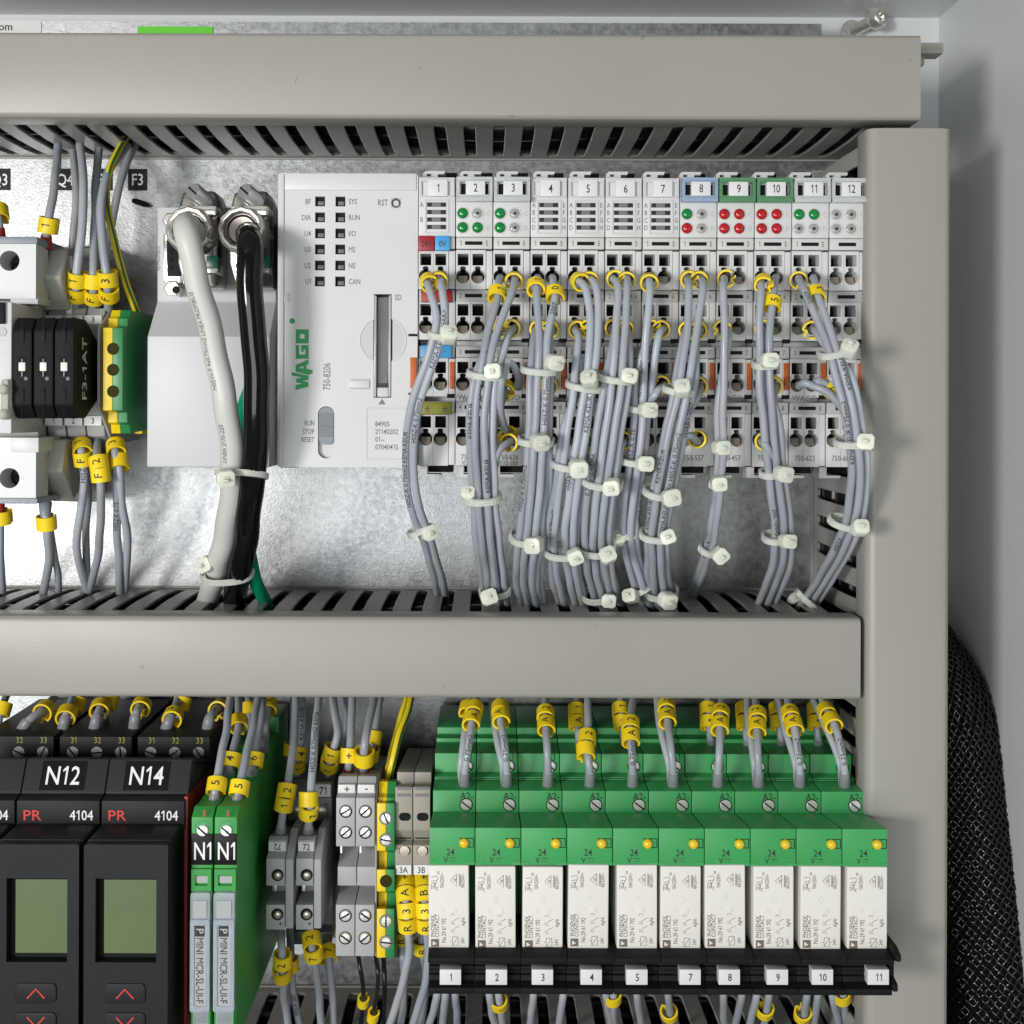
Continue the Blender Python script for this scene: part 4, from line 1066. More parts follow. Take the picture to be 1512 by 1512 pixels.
def isolator(px0, px1, label, cut):
    D = 108
    t = thing('signal_isolator', label, 'isolator', W((px0 + px1) / 2, 1512, 0), 'slim green signal isolators')
    X0, X1 = wx(px0, 1300, D), wx(px1, 1300, D); cx = (X0 + X1) / 2
    z = lambda py, d: wz(330, py, d)
    prof = [(8, z(1042, 12)), (30, z(1058, 30)), (30, z(1085, 34)), (50, z(1100, 50)), (52, z(1118, 54)), (72, z(1132, 72)), (74, z(1150, 76)), (92, z(1178, 94)),
            (96, z(1184, 97)), (D - 4, z(1190, D - 4)), (D, z(1207, D)), (D, -190), (8, -190)]
    add('housing', prismX(prof, X0, X1), 'iso_green', t, bev=.3)
    # terminal nose
    scw = W((px0 + px1) / 2 - 1, 1226, D)
    add('screw_well', lathe([(2.5, -.2), (2.5, .15), (2.2, .15), (2.1, .02), (.05, .02)], (cx, -D, z(1224, D)), (0, -1, 0), 20), 'relay_green', t)
    s = add('screw', lathe([(1.8, -.2), (1.8, .5), (1.5, .8), (.05, .85)], (cx + .2, -D, z(1226, D)), (0, -1, 0), 16), 'screw', t)
    add('slot', xform(box(-1.7, 1.7, .7, .95, -.25, .25), (cx + .2, -D, z(1226, D)), Matrix.Rotation(R(40), 3, 'Y')), 'dark_gap', s)
    text('5', (cx + .6, -D - .05, z(1201, D)), 1.7, t, 'ink_red', sx=.9)
    tp = add('tape_label', box(X0 + .15, X1 - .05, D, D + .75, z(1276, D), z(1231, D)), 'label_tape', t, bev=.1)
    text('N1', (cx + .35, -D - .85, z(1255, D)), 5.2, tp, 'ink_white', sx=.66)
    add('latch_window', box(X0 + 1.2, X1 - 1.2, D, D + .3, z(1303, D), z(1293, D)), 'tgrey', t)
    add('latch_bridge', prismY(rect(X0 + .2, X1 - .2, z(1314, D), z(1282, D)), D, D + 1.0, [rect(X0 + 1.3, X1 - 1.3, z(1306, D), z(1291, D))]), 'iso_green', t)
    lev = add('clear_lever', prismY(rrect(X0 + .2, X1 - .2, z(1490, D), z(1314, D), .8, 3), D + .1, D + 2.4), 'clear_milky', t, bev=.3)
    add('lever_frame', prismY(rrect(X0 + .3, X1 - .3, z(1488, D), z(1353, D), .6, 3), D + 2.4, D + 2.9, [rrect(X0 + 1.5, X1 - 1.4, z(1480, D), z(1360, D), .6, 3)]), 'clear_milky', lev)
    add('lever_head', prismY(rect(X0 + 1.2, X1 - 1.2, z(1350, D), z(1325, D)), D + 2.4, D + 2.7), 'clear', lev)
    add('insert_label', box(X0 + 1.4, X1 - 1.3, D + 2.42, D + 2.5, z(1480, D), z(1360, D)), 'tgrey', lev)
    lg = add('logo_tile', box(cx - 1.5, cx + 1.4, D + 2.5, D + 2.58, z(1378, D), z(1362, D)), 'ink', lev)
    text('P', (cx, -D - 2.62, z(1370, D)), 2.2, lg, 'strip', rot=-90)
    text('MINI MCR-SL-UI-F', (cx, -D - 2.57, z(1428, D)), 2.15, lev, 'ink', rot=-90, sx=.82)
    add('foot_clip', box(X0 + .8, X1 - .8, D, D + 1.2, z(1512, D), z(1492, D)), 'clear_milky', t, bev=.3)
    for sx in (-1, 1): add('foot_rail', box(cx + sx * 2.4 - .4, cx + sx * 2.4 + .4, D, D + 1.0, -190, z(1490, D)), 'iso_green', t)
    for py in (1120, 1170): add('terminal_number', box(X1 - .02, X1 + .03, 76, 77, z(py, 77) - .5, z(py, 77) + .5), 'ink_olive', t)
    return t
isolator(282.5, 314, 'slim green isolator with clear lever touching the red flank', 0)
isolator(316.5, 350, 'slim green isolator with clear lever and bare green flank', 1)

def knob_terminal(px0, px1, px2, label, s, flip):
    # grey single-level terminal with a separating plate; px0..px1 face, px1..px2 plate
    D = 78
    t = thing('terminal_block', label, 'terminal', W((px0 + px1) / 2, 1372, 0), 'grey terminals marked 72')
    X0, X1, X2 = (wx(p, 1300, D) for p in (px0, px1, px2)); cx = (X0 + X1) / 2
    z = lambda py, d=D: wz((px0 + px1) / 2, py, d)
    prof = [(8, z(1240, 30)), (60, z(1228, 60)), (62, z(1234, 66)), (72, z(1234, 72)), (D - 4, z(1247)), (D - 4, z(1263)), (D, z(1268)), (D, z(1308)), (D - 12, z(1308)), (D - 12, z(1336)), (D, z(1336)), (D, z(1373)), (8, z(1373))]
    add('body', prismX(prof, X0, X1 - .1), 'tgrey', t, bev=.3)
    lb = add('number_label', box(X0 + .2, X1 - .5, D - 4, D - 3.6, z(1262.5), z(1249)), 'sticker', t)
    text(s, (cx, -D + 3.5, z(1256)), 2.0, lb, 'ink', rot=180 if flip else 0, sx=.85)
    for py in (1292, 1350):
        c = (cx + .6, -D, z(py))
        w = add('screw_well', lathe([(1.95, -.2), (1.95, .1), (1.7, .1), (1.65, .02), (.05, .02)], c, (0, -1, 0), 18), 'dark_gap', t)
        add('well_ball', dome((c[0] + .1, -D - .02, c[2] - .2), 1.35, .5), 'spring', w, ang=60)
    text('+', (cx + 1.6, -D - .06, z(1364)), 1.8, t, 'ink')
    add('link_pin', box(cx - 2.2, cx - 1.2, D - 12, D - 10.5, z(1334), z(1310)), 'zinc', t)
    add('divider_plate', prismX([(8, z(1215, 40)), (56, z(1212, 56)), (66, z(1222, 66)), (D - .5, z(1270)), (D - .5, z(1372)), (8, z(1372))], X1 + .05, X2), 'tgrey', t, bev=.3)
    return t
knob_terminal(393, 421, 433, 'grey terminal with its 72 tag upside down', '72', True)
knob_terminal(437, 463, 474, 'grey terminal with its 72 tag upright', '72', False)
def back_terminal():
    D = 50
    for k, (px0, px1, lab, s) in enumerate(((425, 452, 'grey terminal half hidden behind the tags marked 72', ''), (456, 490, 'grey terminal tagged 71 behind the grey 72 terminals', '71'))):
        t = thing('terminal_block', lab, 'terminal', W((px0 + px1) / 2, 1390, 0))
        X0, X1 = wx(px0, 1200, D), wx(px1, 1200, D)
        z = lambda py, d=D: wz(470, py, d)
        add('body', prismX([(8, z(1140, 20)), (36, z(1140, 36)), (44, z(1150, 44)), (D, z(1178)), (D, z(1212)), (46, z(1216)), (46, z(1372)), (D, z(1376)), (D, z(1395)), (8, z(1395))], X0, X1), 'tdark', t, bev=.4)
        add('screw', lathe([(2.0, -.3), (2.0, .3), (1.5, .6), (.05, .6)], (X1 - 3.6 if k else X0 + 3, -D, z(1198)), (0, -1, 0), 16), 'spring', t)
        if s:
            a, b = z(1158, 46), z(1175, 49)
            lb = add('number_label', box(X0 + 1.5, X1 - .4, 47, 50.3, z(1176, 50), z(1158, 50)), 'sticker', t)
            text('71', (X1 - 3.0, -50.4, z(1167, 50)), 2.6, lb, 'ink', sx=.85)
            text('+', (X1 - 2, -D - .1, z(1188)), 1.8, t, 'ink')
back_terminal()

def power_terminal(px0, px1, label, s):
    D = 76
    t = thing('terminal_block', label, 'terminal', W((px0 + px1) / 2, 1410, 0), 'grey power terminals')
    X0, X1 = wx(px0, 1280, D), wx(px1, 1280, D); cx = (X0 + X1) / 2
    z = lambda py, d=D: wz(525, py, d)
    prof = [(8, z(1140, 30)), (60, z(1141, 60)), (D - 7, z(1146, D - 7)), (D - 5, z(1158, D - 5)), (D - 3, z(1172, D - 3)), (D, z(1178)), (D, z(1250)), (D - 16, z(1250)), (D - 16, z(1272)), (D - 5, z(1280, D - 5)), (D - 5, z(1308, D - 5)), (D - 14, z(1309)), (D - 14, z(1330)), (D, z(1336)), (D, z(1412)), (8, z(1412))]
    add('body', prismX(prof, X0, X1 - .12), 'tgrey', t, bev=.3)
    lb = add('sign_label', box(X0 + .3, X1 - .5, D - 5, D - 3.2, z(1172, D - 3), z(1159, D - 3)), 'sticker', t, bev=.1)
    text(s, (cx, -D + 3.1, z(1165.5, D - 3)), 2.4, lb, 'ink')
    for py in (1198, 1229, 1352, 1385):
        c = (cx, -D, z(py))
        add('screw_well', lathe([(2.1, -.2), (2.1, .1), (1.9, .1), (1.85, .02), (.05, .02)], c, (0, -1, 0), 18), 'dark_gap', t)
        sc = add('screw', lathe([(1.75, -.2), (1.75, .35), (1.45, .7), (.05, .75)], (c[0], -D, c[2] + .15), (0, -1, 0), 16), 'screw', t)
        add('slot', xform(box(-1.6, 1.6, .65, .85, -.25, .25), (c[0], -D, c[2] + .15), Matrix.Rotation(R(random.choice((-40, -30, 35))), 3, 'Y')), 'dark_gap', sc)
    add('link_pin', box(cx - 2.6, cx - 2.0, D - 15, D - 8, z(1272), z(1252)), 'zinc', t)
    return t
power_terminal(496, 524.5, 'grey terminal with a plus tag', '+')
power_terminal(525, 553.5, 'grey terminal with a minus tag', '-')
e = thing('end_plate', 'thin grey plate between the minus terminal and the earth terminal', 'end plate', W(555, 1410, 0))
add('plate', prismX([(8, wz(555, 1140, 40)), (66, wz(555, 1145, 66)), (74, wz(555, 1180, 74)), (74, wz(555, 1412, 74)), (8, wz(555, 1412, 74))], wx(554, 1280, 74), wx(556, 1280, 74)), 'tgrey', e, bev=.2)
earth_terminal(556.5, 569.5, 582.5, 1152, 1414, 76, 'tall green and yellow earth terminal with screws beside the beige terminals', [(1208, 's'), (1240, 's'), (1301, 'hole'), (1360, 's'), (1391, 's')],
               [(8, 1150), (60, 1150), (68, 1154), (70, 1172), (72, 1178), (72, 1183), (76, 1186), (76, 1256), (70, 1258), (70, 1282), (76, 1284), (76, 1316), (70, 1318), (70, 1338), (76, 1342), (76, 1414), (8, 1414)])
def beige_terminal(px0, px1, label, s):
    D = 74
    t = thing('terminal_block', label, 'terminal', W((px0 + px1) / 2, 1292, 0), 'beige terminals')
    X0, X1 = wx(px0, 1220, D), wx(px1, 1220, D); cx = (X0 + X1) / 2
    z = lambda py, d=D: wz(608, py, d)
    add('body', prismX([(8, z(1128, 30)), (58, z(1133, 58)), (66, z(1140, 66)), (66, z(1158, 66)), (D, z(1162)), (D, z(1226)), (D - 4, z(1240, D - 4)), (D, z(1248)), (D, z(1292)), (8, z(1292))], X0, X1 - .1), 'tbeige', t, bev=.35)
    for py in (1164, 1174): add('marker_groove', box(X0 + .6, X1 - .6, D, D + .08, z(py + 2.2), z(py - 2.2)), 'tdark', t)
    for py, hh in ((1206, 6), (1256, 6.5)):
        add('clamp_opening', prismY(rrect(X0 + 1.2, X1 - .6, z(py + hh), z(py - hh), 1.25, 5), D - .5, D + .06), 'dark_gap', t)
    add('clamp_screw', lathe([(1.7, 0), (1.6, .3), (.05, .35)], (cx + .2, -D, z(1256)), (0, -1, 0), 14), 'spring', t)
    add('lower_opening', box(X0 + .6, X1 - .6, D - 4.2, D - 3, z(1243), z(1229)), 'dark_gap', t)
    lb = add('number_label', box(X0 + .4, X1 - .4, D, D + .35, z(1291), z(1277)), 'sticker', t)
    text(s, (cx, -D - .4, z(1284)), 1.9, lb, 'ink', sx=.9)
    return t
beige_terminal(583.5, 609.3, 'beige terminal tagged 3A beside the tall earth terminal', '3A')
beige_terminal(609.8, 635.5, 'beige terminal tagged 3B beside the first green relay socket', '3B')

# ---- relays
RD = 100.0
RP = 67.75 / mm(RD)
RX0 = wx(633.5, 1300, RD)
NUM = ['1', '2', '3', '4', '5', '7', '8', '9', '10', '11']
LBLX = [665, 733, 801, 873, 940.5, 1019, 1077, 1148, 1214.5, 1297]
def relay_socket():
    t = thing('relay_socket', '', 'relay socket', (RX0 + RP / 2, 0, wz(660, 1470, RD)), 'green relay sockets')
    x0, x1 = RX0 + .1, RX0 + RP - .1
    z = lambda py, d: wz(660, py, d)
    prof = [(8, z(1062, 30)), (34, z(1064, 34)), (40, z(1074, 40)), (40, z(1086, 42)), (46, z(1090, 46)), (46, z(1098, 48)), (58, z(1110, 58)), (60, z(1112, 60)), (60, z(1140, 60)), (64, z(1147, 64)), (64, z(1154, 66)), (75, z(1167, 75)),
            (75, z(1199, 75)), (RD, z(1222, RD)), (RD, z(1277, RD)), (74, z(1277, RD)), (74, z(1406, RD)), (8, z(1406, RD))]
    add('housing', prismX(prof, x0, x1), 'relay_green', t, bev=.3)
    # groove lines on the upper tier
    for d, py in ((64.1, 1149), (64.1, 1151.5)): add('groove', box(x0 + .6, x1 - 1.6, d - .3, d + .03, z(py, d) - .12, z(py, d) + .12), 'dark_gap', t)
    # screw, screw tier
    sx = RX0 + (686 - 633.5) / mm(80) - .5
    for d, py, lab, ly in ((75, 1188, 'A2-', 1175), (60, 1131, 'A1', 1117)):
        c = (sx, -d, z(py, d))
        add('screw_well', lathe([(2.15, -.2), (2.15, .06), (1.9, .06), (1.85, .02), (.05, .02)], c, (0, -1, 0), 18), 'dark_gap', t)
        s = add('screw', lathe([(1.85, -.2), (1.85, .35), (1.5, .62), (.05, .66)], c, (0, -1, 0), 18), 'screw', t)
        add('slot', xform(box(-1.75, 1.75, .55, .8, -.2, .2), c, Matrix.Rotation(R(38), 3, 'Y')), 'dark_gap', s)
        text(lab, (sx + .1, -d - .06, z(ly, d)), 2.3, t, 'ink', sx=.85)
    lx = RX0 + (685 - 633.5) / mm(RD)
    w = add('light_window', prismY(rect(lx - 1.2, x1 - .3, z(1251, RD), z(1237, RD)), RD - .2, RD + .1, [rect(lx - 1.0, x1 - .5, z(1250, RD), z(1238, RD))]), 'dark_gap', t)
    add('light', dome((lx, -RD, z(1244.5, RD)), 1.5, 1.5, n=18), 'led_yellow', t, ang=60)
    tx = RX0 + (665 - 633.5) / mm(RD)
    text('24', (tx, -RD - .06, z(1258, RD)), 2.05, t, 'ink', sx=.85); text('V', (tx - 1.4, -RD - .06, z(1269.5, RD)), 1.75, t, 'ink', sx=.85)
    add('voltage_mark', join(box(tx - .2, tx + 1.7, RD, RD + .05, z(1267.4, RD), z(1266.6, RD)), *[box(tx - .2 + .7 * q, tx + .2 + .7 * q, RD, RD + .05, z(1271.4, RD), z(1270.6, RD)) for q in range(3)]), 'ink', t)
    add('edge_step', prismY([(x0, z(1273, RD)), (x0 + 2.4, z(1273, RD)), (x0 + 2.4, z(1277, RD) + .05), (x0, z(1277, RD) + .05)], RD, RD + .15), 'relay_green', t)
    add('edge_step', prismY([(x1 - 3.0, z(1272, RD)), (x1, z(1272, RD)), (x1, z(1277, RD) + .05), (x1 - 3.0, z(1277, RD) + .05)], RD, RD + .15), 'relay_green', t)
    # black retaining bracket
    bp = [(60, z(1407, 105)), (104, z(1407, 105)), (107, z(1411, 105)), (107, z(1418, 105)), (102, z(1424, 105)), (102, z(1428, 105)), (100, z(1430, 105)), (100, z(1434, 105)), (101, z(1435, 105)), (101, z(1440, 105)),
          (100, z(1441, 105)), (100, z(1447, 105)), (101, z(1448, 105)), (101, z(1456, 105)), (105, z(1459, 105)), (105, z(1468, 105)), (60, z(1466, 105))]
    add('retaining_bracket', prismX(bp, x0 - .05, x1 + .05), 'black', t, bev=.3)
    return t
def relay():
    t = thing('relay', '', 'relay', (RX0 + RP / 2, 0, wz(660, 1405, RD)), 'cream plug-in relays')
    D = 100.8
    px0 = 637
    x0, x1 = RX0 + .72, RX0 + RP - 1.0
    z = lambda py: wz(660, py, D)
    z1, z0 = wz(660, 1278, D), wz(660, 1405, D)
    add('case', box(x0, x1, 74.2, D, z0, z1), 'ivory', t, bev=.45, seg=3)
    w = x1 - x0; h = z1 - z0
    P = lambda u, v: (x0 + u * w, -D - .05, z1 - v * h)         # fractions across and down the face
    ink = 'ink_brown'
    def tx(s, u, v, hh, sx=.8): text(s, P(u, v), hh, t, ink, rot=90, sx=sx)
    # outline marks are flat print
    def line(pts, wd=.16): add('printed_mark', prismY(stroke([(P(u, v)[0], P(u, v)[2]) for u, v in pts], wd), D, D + .05), ink, t)
    line([(.07, .28), (.07, .22), (.13, .20), (.17, .23), (.17, .28), (.17, .21), (.22, .18)]); line([(.07, .185), (.20, .175), (.24, .15), (.20, .125), (.07, .135)])
    line([(.11, .265), (.11, .235), (.145, .235), (.145, .265), (.11, .265)])
    line([(.24, .29), (.20, .28), (.20, .26), (.24, .25)])
    tx('us', .245, .085, 1.0); tx('10A/250V~', .335, .175, 1.15, .62); tx('8A/250V~', .845, .175, 1.15, .62); tx('No.29 61 192', .375, .755, 1.35, .70); tx('AgNi', .855, .655, 1.1, .75); tx('24V', .845, .875, 1.1, .75)
    line([(.70, .10), (.54, .17), (.70, .24), (.70, .10)]); line([(.765, .10), (.765, .24), (.79, .235), (.79, .105), (.765, .10)]); tx('VE', .66, .17, .9)
    tx('PHOENIX', .105, .70, 1.25, .86); tx('CONTACT', .21, .70, 1.25, .80)
    add('printed_logo', prismY([(P(.06, .855)[0], P(.06, .855)[2]), (P(.06, .945)[0], P(.06, .945)[2]), (P(.26, .945)[0], P(.26, .945)[2]), (P(.26, .855)[0], P(.26, .855)[2])], D, D + .05, [[(P(.10, .875)[0], P(.10, .875)[2]), (P(.10, .93)[0], P(.10, .93)[2]), (P(.20, .91)[0], P(.20, .91)[2])]]), ink, t)
    for q in (0, .095):
        line([(.56, .585 + q), (.56, .565 + q), (.64, .565 + q), (.64, .585 + q)], .13) if q == 0 else None
        line([(.55, .655 + q), (.62, .655 + q), (.66, .63 + q), (.76, .61 + q)], .13); line([(.55, .675 + q), (.64, .675 + q), (.64, .69 + q)], .13)
    line([(.59, .83), (.73, .83), (.73, .93), (.59, .93), (.59, .83)], .14); line([(.60, .925), (.72, .835)], .13); line([(.66, .82), (.66, .83)], .13); line([(.53, .88), (.59, .88)], .13); line([(.73, .88), (.77, .88)], .13)
    for u, v, r in ((.5, .385, 1.0), (.36, .515, .65)): add('moulding_mark', lathe([(r, 0), (r * .9, .12), (r * .75, .12), (r * .7, .05), (.05, .05)], (P(u, v)[0], -D, P(u, v)[2]), (0, -1, 0), 18), 'ivory', t)
    add('moulding_mark', prismY(rect(P(.55, 0)[0], P(.70, 0)[0], P(0, .55)[2], P(0, .49)[2]), D, D + .12), 'ivory', t, bev=.05)
    return t
s_proto, r_proto = relay_socket(), relay()
# lettering must exist before copies are made: queue it for every copy instead
base_texts = [q for q in TEXTS if q.get('parent') in (s_proto, r_proto)]
ordinal = ['first', 'second', 'third', 'fourth', 'fifth', 'sixth', 'seventh', 'eighth', 'ninth', 'tenth']
pairs = [(s_proto, r_proto)] + [(copy_tree(s_proto, (i * RP, 0, 0)), copy_tree(r_proto, (i * RP, 0, 0))) for i in range(1, 10)]
for i in range(10):
    dl = (i * RP, 0, 0); so, ro = pairs[i]
    if i:
        for q in base_texts:
            q2 = dict(q); q2['at'] = q['at'] + Vector(dl); q2['parent'] = so if q['parent'] is s_proto else ro; TEXTS.append(q2)
    so['label'] = 'green relay socket with yellow light and black bracket tagged %s' % NW[int(NUM[i])]
    ro['label'] = 'cream plug-in relay above the white tag %s' % NW[int(NUM[i])]
    D = 101
    ro.rotation_euler = (R(random.uniform(-.25, .25)), R(random.uniform(-.45, .45)), R(random.uniform(-.5, .5))); ro.location.y += random.uniform(-.0004, .0003)
    lp = LBLX[i]; zc = wz(lp, 1443, 104.2); xc = wx(lp, 1443, 104.2)
    lb = add('number_tag', prismY(rect(xc - 3.2, xc + 3.2, zc - 2.3, zc + 2.3), D - .6, 104.2), 'sticker', so, bev=.15)
    text(NUM[i], (xc + .15, -104.27, zc), 2.2, lb, 'ink', sx=.8)
x1 = RX0 + 10 * RP
e = thing('end_bracket', 'black end stop closing the relay row beside tag 11', 'end bracket', (x1, 0, wz(1300, 1470, RD)))
z = lambda py: wz(1300, py, 106)
add('bracket', prismX([(60, z(1401)), (104, z(1401)), (108, z(1407)), (108, z(1416)), (102, z(1424)), (101, z(1430)), (101, z(1452)), (105, z(1456)), (105, z(1467)), (60, z(1464))], x1 + .1, x1 + 1.7), 'black', e, bev=.4)

# ================================================================== black braided sleeve
def sleeve():
    t = thing('cable_sleeve', 'black braided cable sleeve hanging between the upright duct and the cabinet wall', 'sleeve', W(1440, 1512, 20))
    P = smooth_path([W(*p) for p in ((1340, 945, 18), (1376, 1000, 23), (1404, 1070, 30), (1420, 1200, 36), (1446, 1350, 42), (1462, 1450, 46), (1472, 1600, 50))], 2.5)
    n = len(P); rad = np.interp(np.linspace(0, 1, n), [0, .25, .6, 1], [15, 16.5, 19, 21])
    add('core', tube(P, 16, 40, radii=rad - .5), 'sleeve_core', t)
    T = tangents(P); S = along(P)
    N = np.cross(T[0], (.3, .2, 1)); N /= np.linalg.norm(N); fr = []
    for i in range(n):
        N = N - T[i] * np.dot(N, T[i]); N /= np.linalg.norm(N); fr.append((N.copy(), np.cross(T[i], N)))
    V, F = [], []
    K = 44
    fine = np.linspace(0, S[-1], int(S[-1] / .7))
    idx = np.interp(fine, S, np.arange(n))
    for dirn in (1, -1):
        for k in range(K):
            a0 = 2 * math.pi * k / K
            prev = None
            for j, f in enumerate(idx):
                i = min(int(f), n - 2); q = f - i
                p = P[i] * (1 - q) + P[i + 1] * q; rr = rad[i] * (1 - q) + rad[i + 1] * q
                a = a0 + dirn * fine[j] / 22.0
                na, nb = fr[i]; ph = math.sin(fine[j] * 1.76 + k * math.pi) * dirn
                wob = .36 * ph
                rdir = math.cos(a) * na + math.sin(a) * nb; tdir = -math.sin(a) * na + math.cos(a) * nb
                c = p + rdir * (rr + wob)
                w = .38
                ii = len(V); V += [tuple(c - tdir * w), tuple(c + rdir * .22), tuple(c + tdir * w)]
                if prev is not None: F += [(prev, prev + 1, ii + 1, ii), (prev + 1, prev + 2, ii + 2, ii + 1)]
                prev = ii
    add('braid', (V, F), 'braid', t, kind='stuff', ang=80)
sleeve()

# ================================================================== wires
G_IN = 'grey wires wired into the module row'
ORD = {0: 'upper', 1: 'second-row', 2: 'third-row', 3: 'lowest'}
def hole(n, col, row):
    return MODX[n - 1] + (11, 33)[col] + (0 if row < 2 else -.3), ROWY[row][1] + 1
def mwire(n, col, row, tail, ch, roll=None, bend=(0, 14), mk=None, txt=None, lead=86, bare=False):
    hx, hy = hole(n, col, row)
    pts = [(hx, hy, 62), (hx, hy, 74), (hx + bend[0] * .25, hy + 2 + bend[1] * .12, lead - 2), (hx + bend[0], hy + bend[1], lead + 4)] + list(tail)
    lab = 'grey wire from the %s %s clamp of module %s' % (ORD[row], ('first', 'second')[col], NW[n])
    marks = [] if bare else [((mk[0], mk[1]) if mk else (hx + bend[0] * .15, hy + 3)) + (ch,) + ((roll,) if roll is not None else ())]
    if not txt and random.random() < .6:
        q = tail[min(len(tail) - 3, random.randint(1, 4))]
        txt = [(random.choice(('H05Z-K 0.75mm2', 'KEMA-KEUR', '<HAR> 2007', '0.75mm2 KEMA')), q[0], q[1], random.uniform(-1.1, 1.1))]
    t, P = wire(pts, lab, marks=[], txt=txt, group=G_IN)
    if not bare:
        if not ch and not mk: roll = math.copysign(random.uniform(70, 125), roll if roll is not None else random.choice((-1, 1)))
        if mk: s = nearest_s(P, *mk)
        else: s = 19.5
        marker(P, s, 1.22, ch, t, roll if roll is not None else random.uniform(-60, 60), 3.6)
    return t
def run(path, ox, od, a=0, b=None):
    out = []
    for i, (x, y, d) in enumerate(path[a:b]):
        out.append((x + ox, y + random.uniform(-2, 2), d + od))
    return out
# tails drop into the duct through the slots: last points lie behind its cover
B1 = [(650, 470, 92), (638, 520, 92), (612, 600, 88), (604, 680, 80), (612, 750, 72), (630, 800, 60), (645, 850, 42), (652, 885, 22)]
mwire(1, 0, 0, run(B1, -5, 0), '', -70, mk=(640, 412), bend=(8, 24), txt=[('H05Z-K 0.75mm2 KEMA-KEUR', 607, 690, .3)])
mwire(1, 1, 0, run(B1, 7, .3), '3', 60, bend=(4, 20), txt=[('KEMA-KEUR <HAR>', 648, 500, .2), ('H05Z-K 0.75mm2', 622, 620, .2)])
tie(648, 496, 92, 13, 2.2, 12, 662, 494, 'clear tie on the two wires of module one, higher one', hrot=8)
tie(617, 783, 64, 14, 2.6, -28, 634, 786, 'clear tie low on the two wires of module one', hrot=-35)

B2 = [(728, 500, 94), (719, 555, 95), (712, 620, 94), (714, 700, 90), (720, 780, 82), (728, 850, 64), (735, 900, 40)]
mwire(3, 0, 0, run(B2, -10, 0), '1', 20, bend=(-6, 34), mk=(733, 432))
mwire(3, 1, 0, run(B2, 3, .6), '', 30, bend=(-4, 22), mk=(757, 412))
mwire(3, 1, 1, run(B2, 15, -1, 1), '3', 95, bend=(-10, 14))
mwire(3, 0, 1, run(B2, -18, -1.6, 1), '', -60, bend=(-4, 10))
mwire(2, 1, 3, run(B2, -3, -2.6, 3), '', 20, bend=(6, -16))
tie(718, 553, 93, 26, 4.0, 6, 728, 548, 'clear tie on the module three bundle, first from the top', head_d=101)
tie(713, 735, 87, 24, 4.2, -3, 692, 729, 'ribbed clear tie round the module three bundle below the modules', ribs=True, tilt=18, head_d=88, hs=.9)
tie(731, 872, 55, 21, 4.0, -8, 722, 882, 'clear tie where the module three bundle enters the duct', tilt=26, hrot=-22, head_d=62)
# loop wire of module 3
wire([(765, 570, 60), (765, 570, 78), (764, 548, 92), (752, 534, 96), (741, 560, 96), (739, 600, 93), (744, 632, 86), (748, 640, 80), (737, 650, 74), (737, 650, 60)],
     'grey wire looping from the third row of module three down to its lowest row', marks=[(748, 641, '', 20)], group=G_IN)
wire([(741, 567, 60), (741, 567, 80), (745, 580, 88), (738, 605, 88), (728, 640, 86), (722, 690, 86), (722, 760, 80), (728, 860, 56), (738, 902, 38)], 'grey wire behind the loop at module three', marks=[(745, 573, '', -40)], group=G_IN)
wire([(764, 649, 60), (764, 649, 78), (752, 652, 86), (735, 668, 90), (728, 720, 84), (732, 800, 74), (745, 900, 40)], 'grey wire from the lowest second clamp of module three', marks=[(757, 650, '', 40)], group=G_IN)

B3 = [(798, 500, 94), (796, 560, 95), (794, 630, 94), (788, 720, 90), (778, 810, 80), (776, 860, 62), (784, 900, 42)]
mwire(4, 0, 0, run(B3, -3, .5), '1', 10, bend=(-1, 20), mk=(793, 421))
mwire(4, 1, 0, run(B3, 10, .8), '0', 0, bend=(4, 30), mk=(824, 432), txt=[('H05Z-K 0.75mm2', 806, 590, 0), ('2007', 823, 460, 0)])
mwire(4, 0, 1, run(B3, -13, -.8, 1), '', -90, bend=(-6, 22))
mwire(4, 1, 1, run(B3, 17, -2.2, 1), '', 70, bend=(-4, 10))
mwire(4, 1, 2, run(B3, 6, -3.2, 2), '', 60, bend=(-6, 14))
mwire(4, 1, 3, run(B3, 22, -3.4, 3), '', 20, bend=(-4, 14), bare=True)
tie(796, 546, 94, 24, 4.0, 4, 819, 535, 'clear tie on the module four bundle, first from the top', hrot=6, head_d=100)
tie(791, 651, 92, 24, 4.0, 3, 797, 653, 'clear tie on the module four bundle, middle one', head_d=101)
tie(778, 793, 80, 23, 4.2, 4, 788, 805, 'clear tie on the module four bundle, lowest one', tilt=28, head_d=91)

B4 = [(868, 500, 94), (862, 560, 95), (852, 630, 94), (842, 700, 91), (832, 780, 83), (834, 840, 66), (848, 900, 42)]
mwire(5, 0, 0, run(B4, 3, .6), '', -60, bend=(16, 16), mk=(855, 412))
mwire(5, 1, 0, run(B4, 14, .4), '3', 30, bend=(10, 16), txt=[('KEMA-KEUR 0.75mm2', 866, 590, .2)])
mwire(5, 0, 1, run(B4, -13, -.6, 1), '', -50, bend=(6, 16))
mwire(5, 1, 1, run(B4, 5, -2.6, 1), '', 40, bend=(4, 12))
mwire(5, 0, 2, run(B4, -20, -1.8, 2), '', -20, bend=(2, 16))
mwire(5, 1, 3, run(B4, 20, -2, 3), '', 30, bend=(-12, 8))
tie(862, 570, 94, 24, 4.0, 9, 870, 560, 'clear tie on the module five bundle, first from the top', head_d=101)
tie(843, 688, 90, 26, 4.2, 8, 854, 692, 'clear tie on the module five bundle, middle one', hrot=4, head_d=98)
tie(833, 814, 74, 27, 4.2, 0, 849, 822, 'clear tie on the module five bundle, lowest one', tilt=26, hrot=-24, head_d=82)

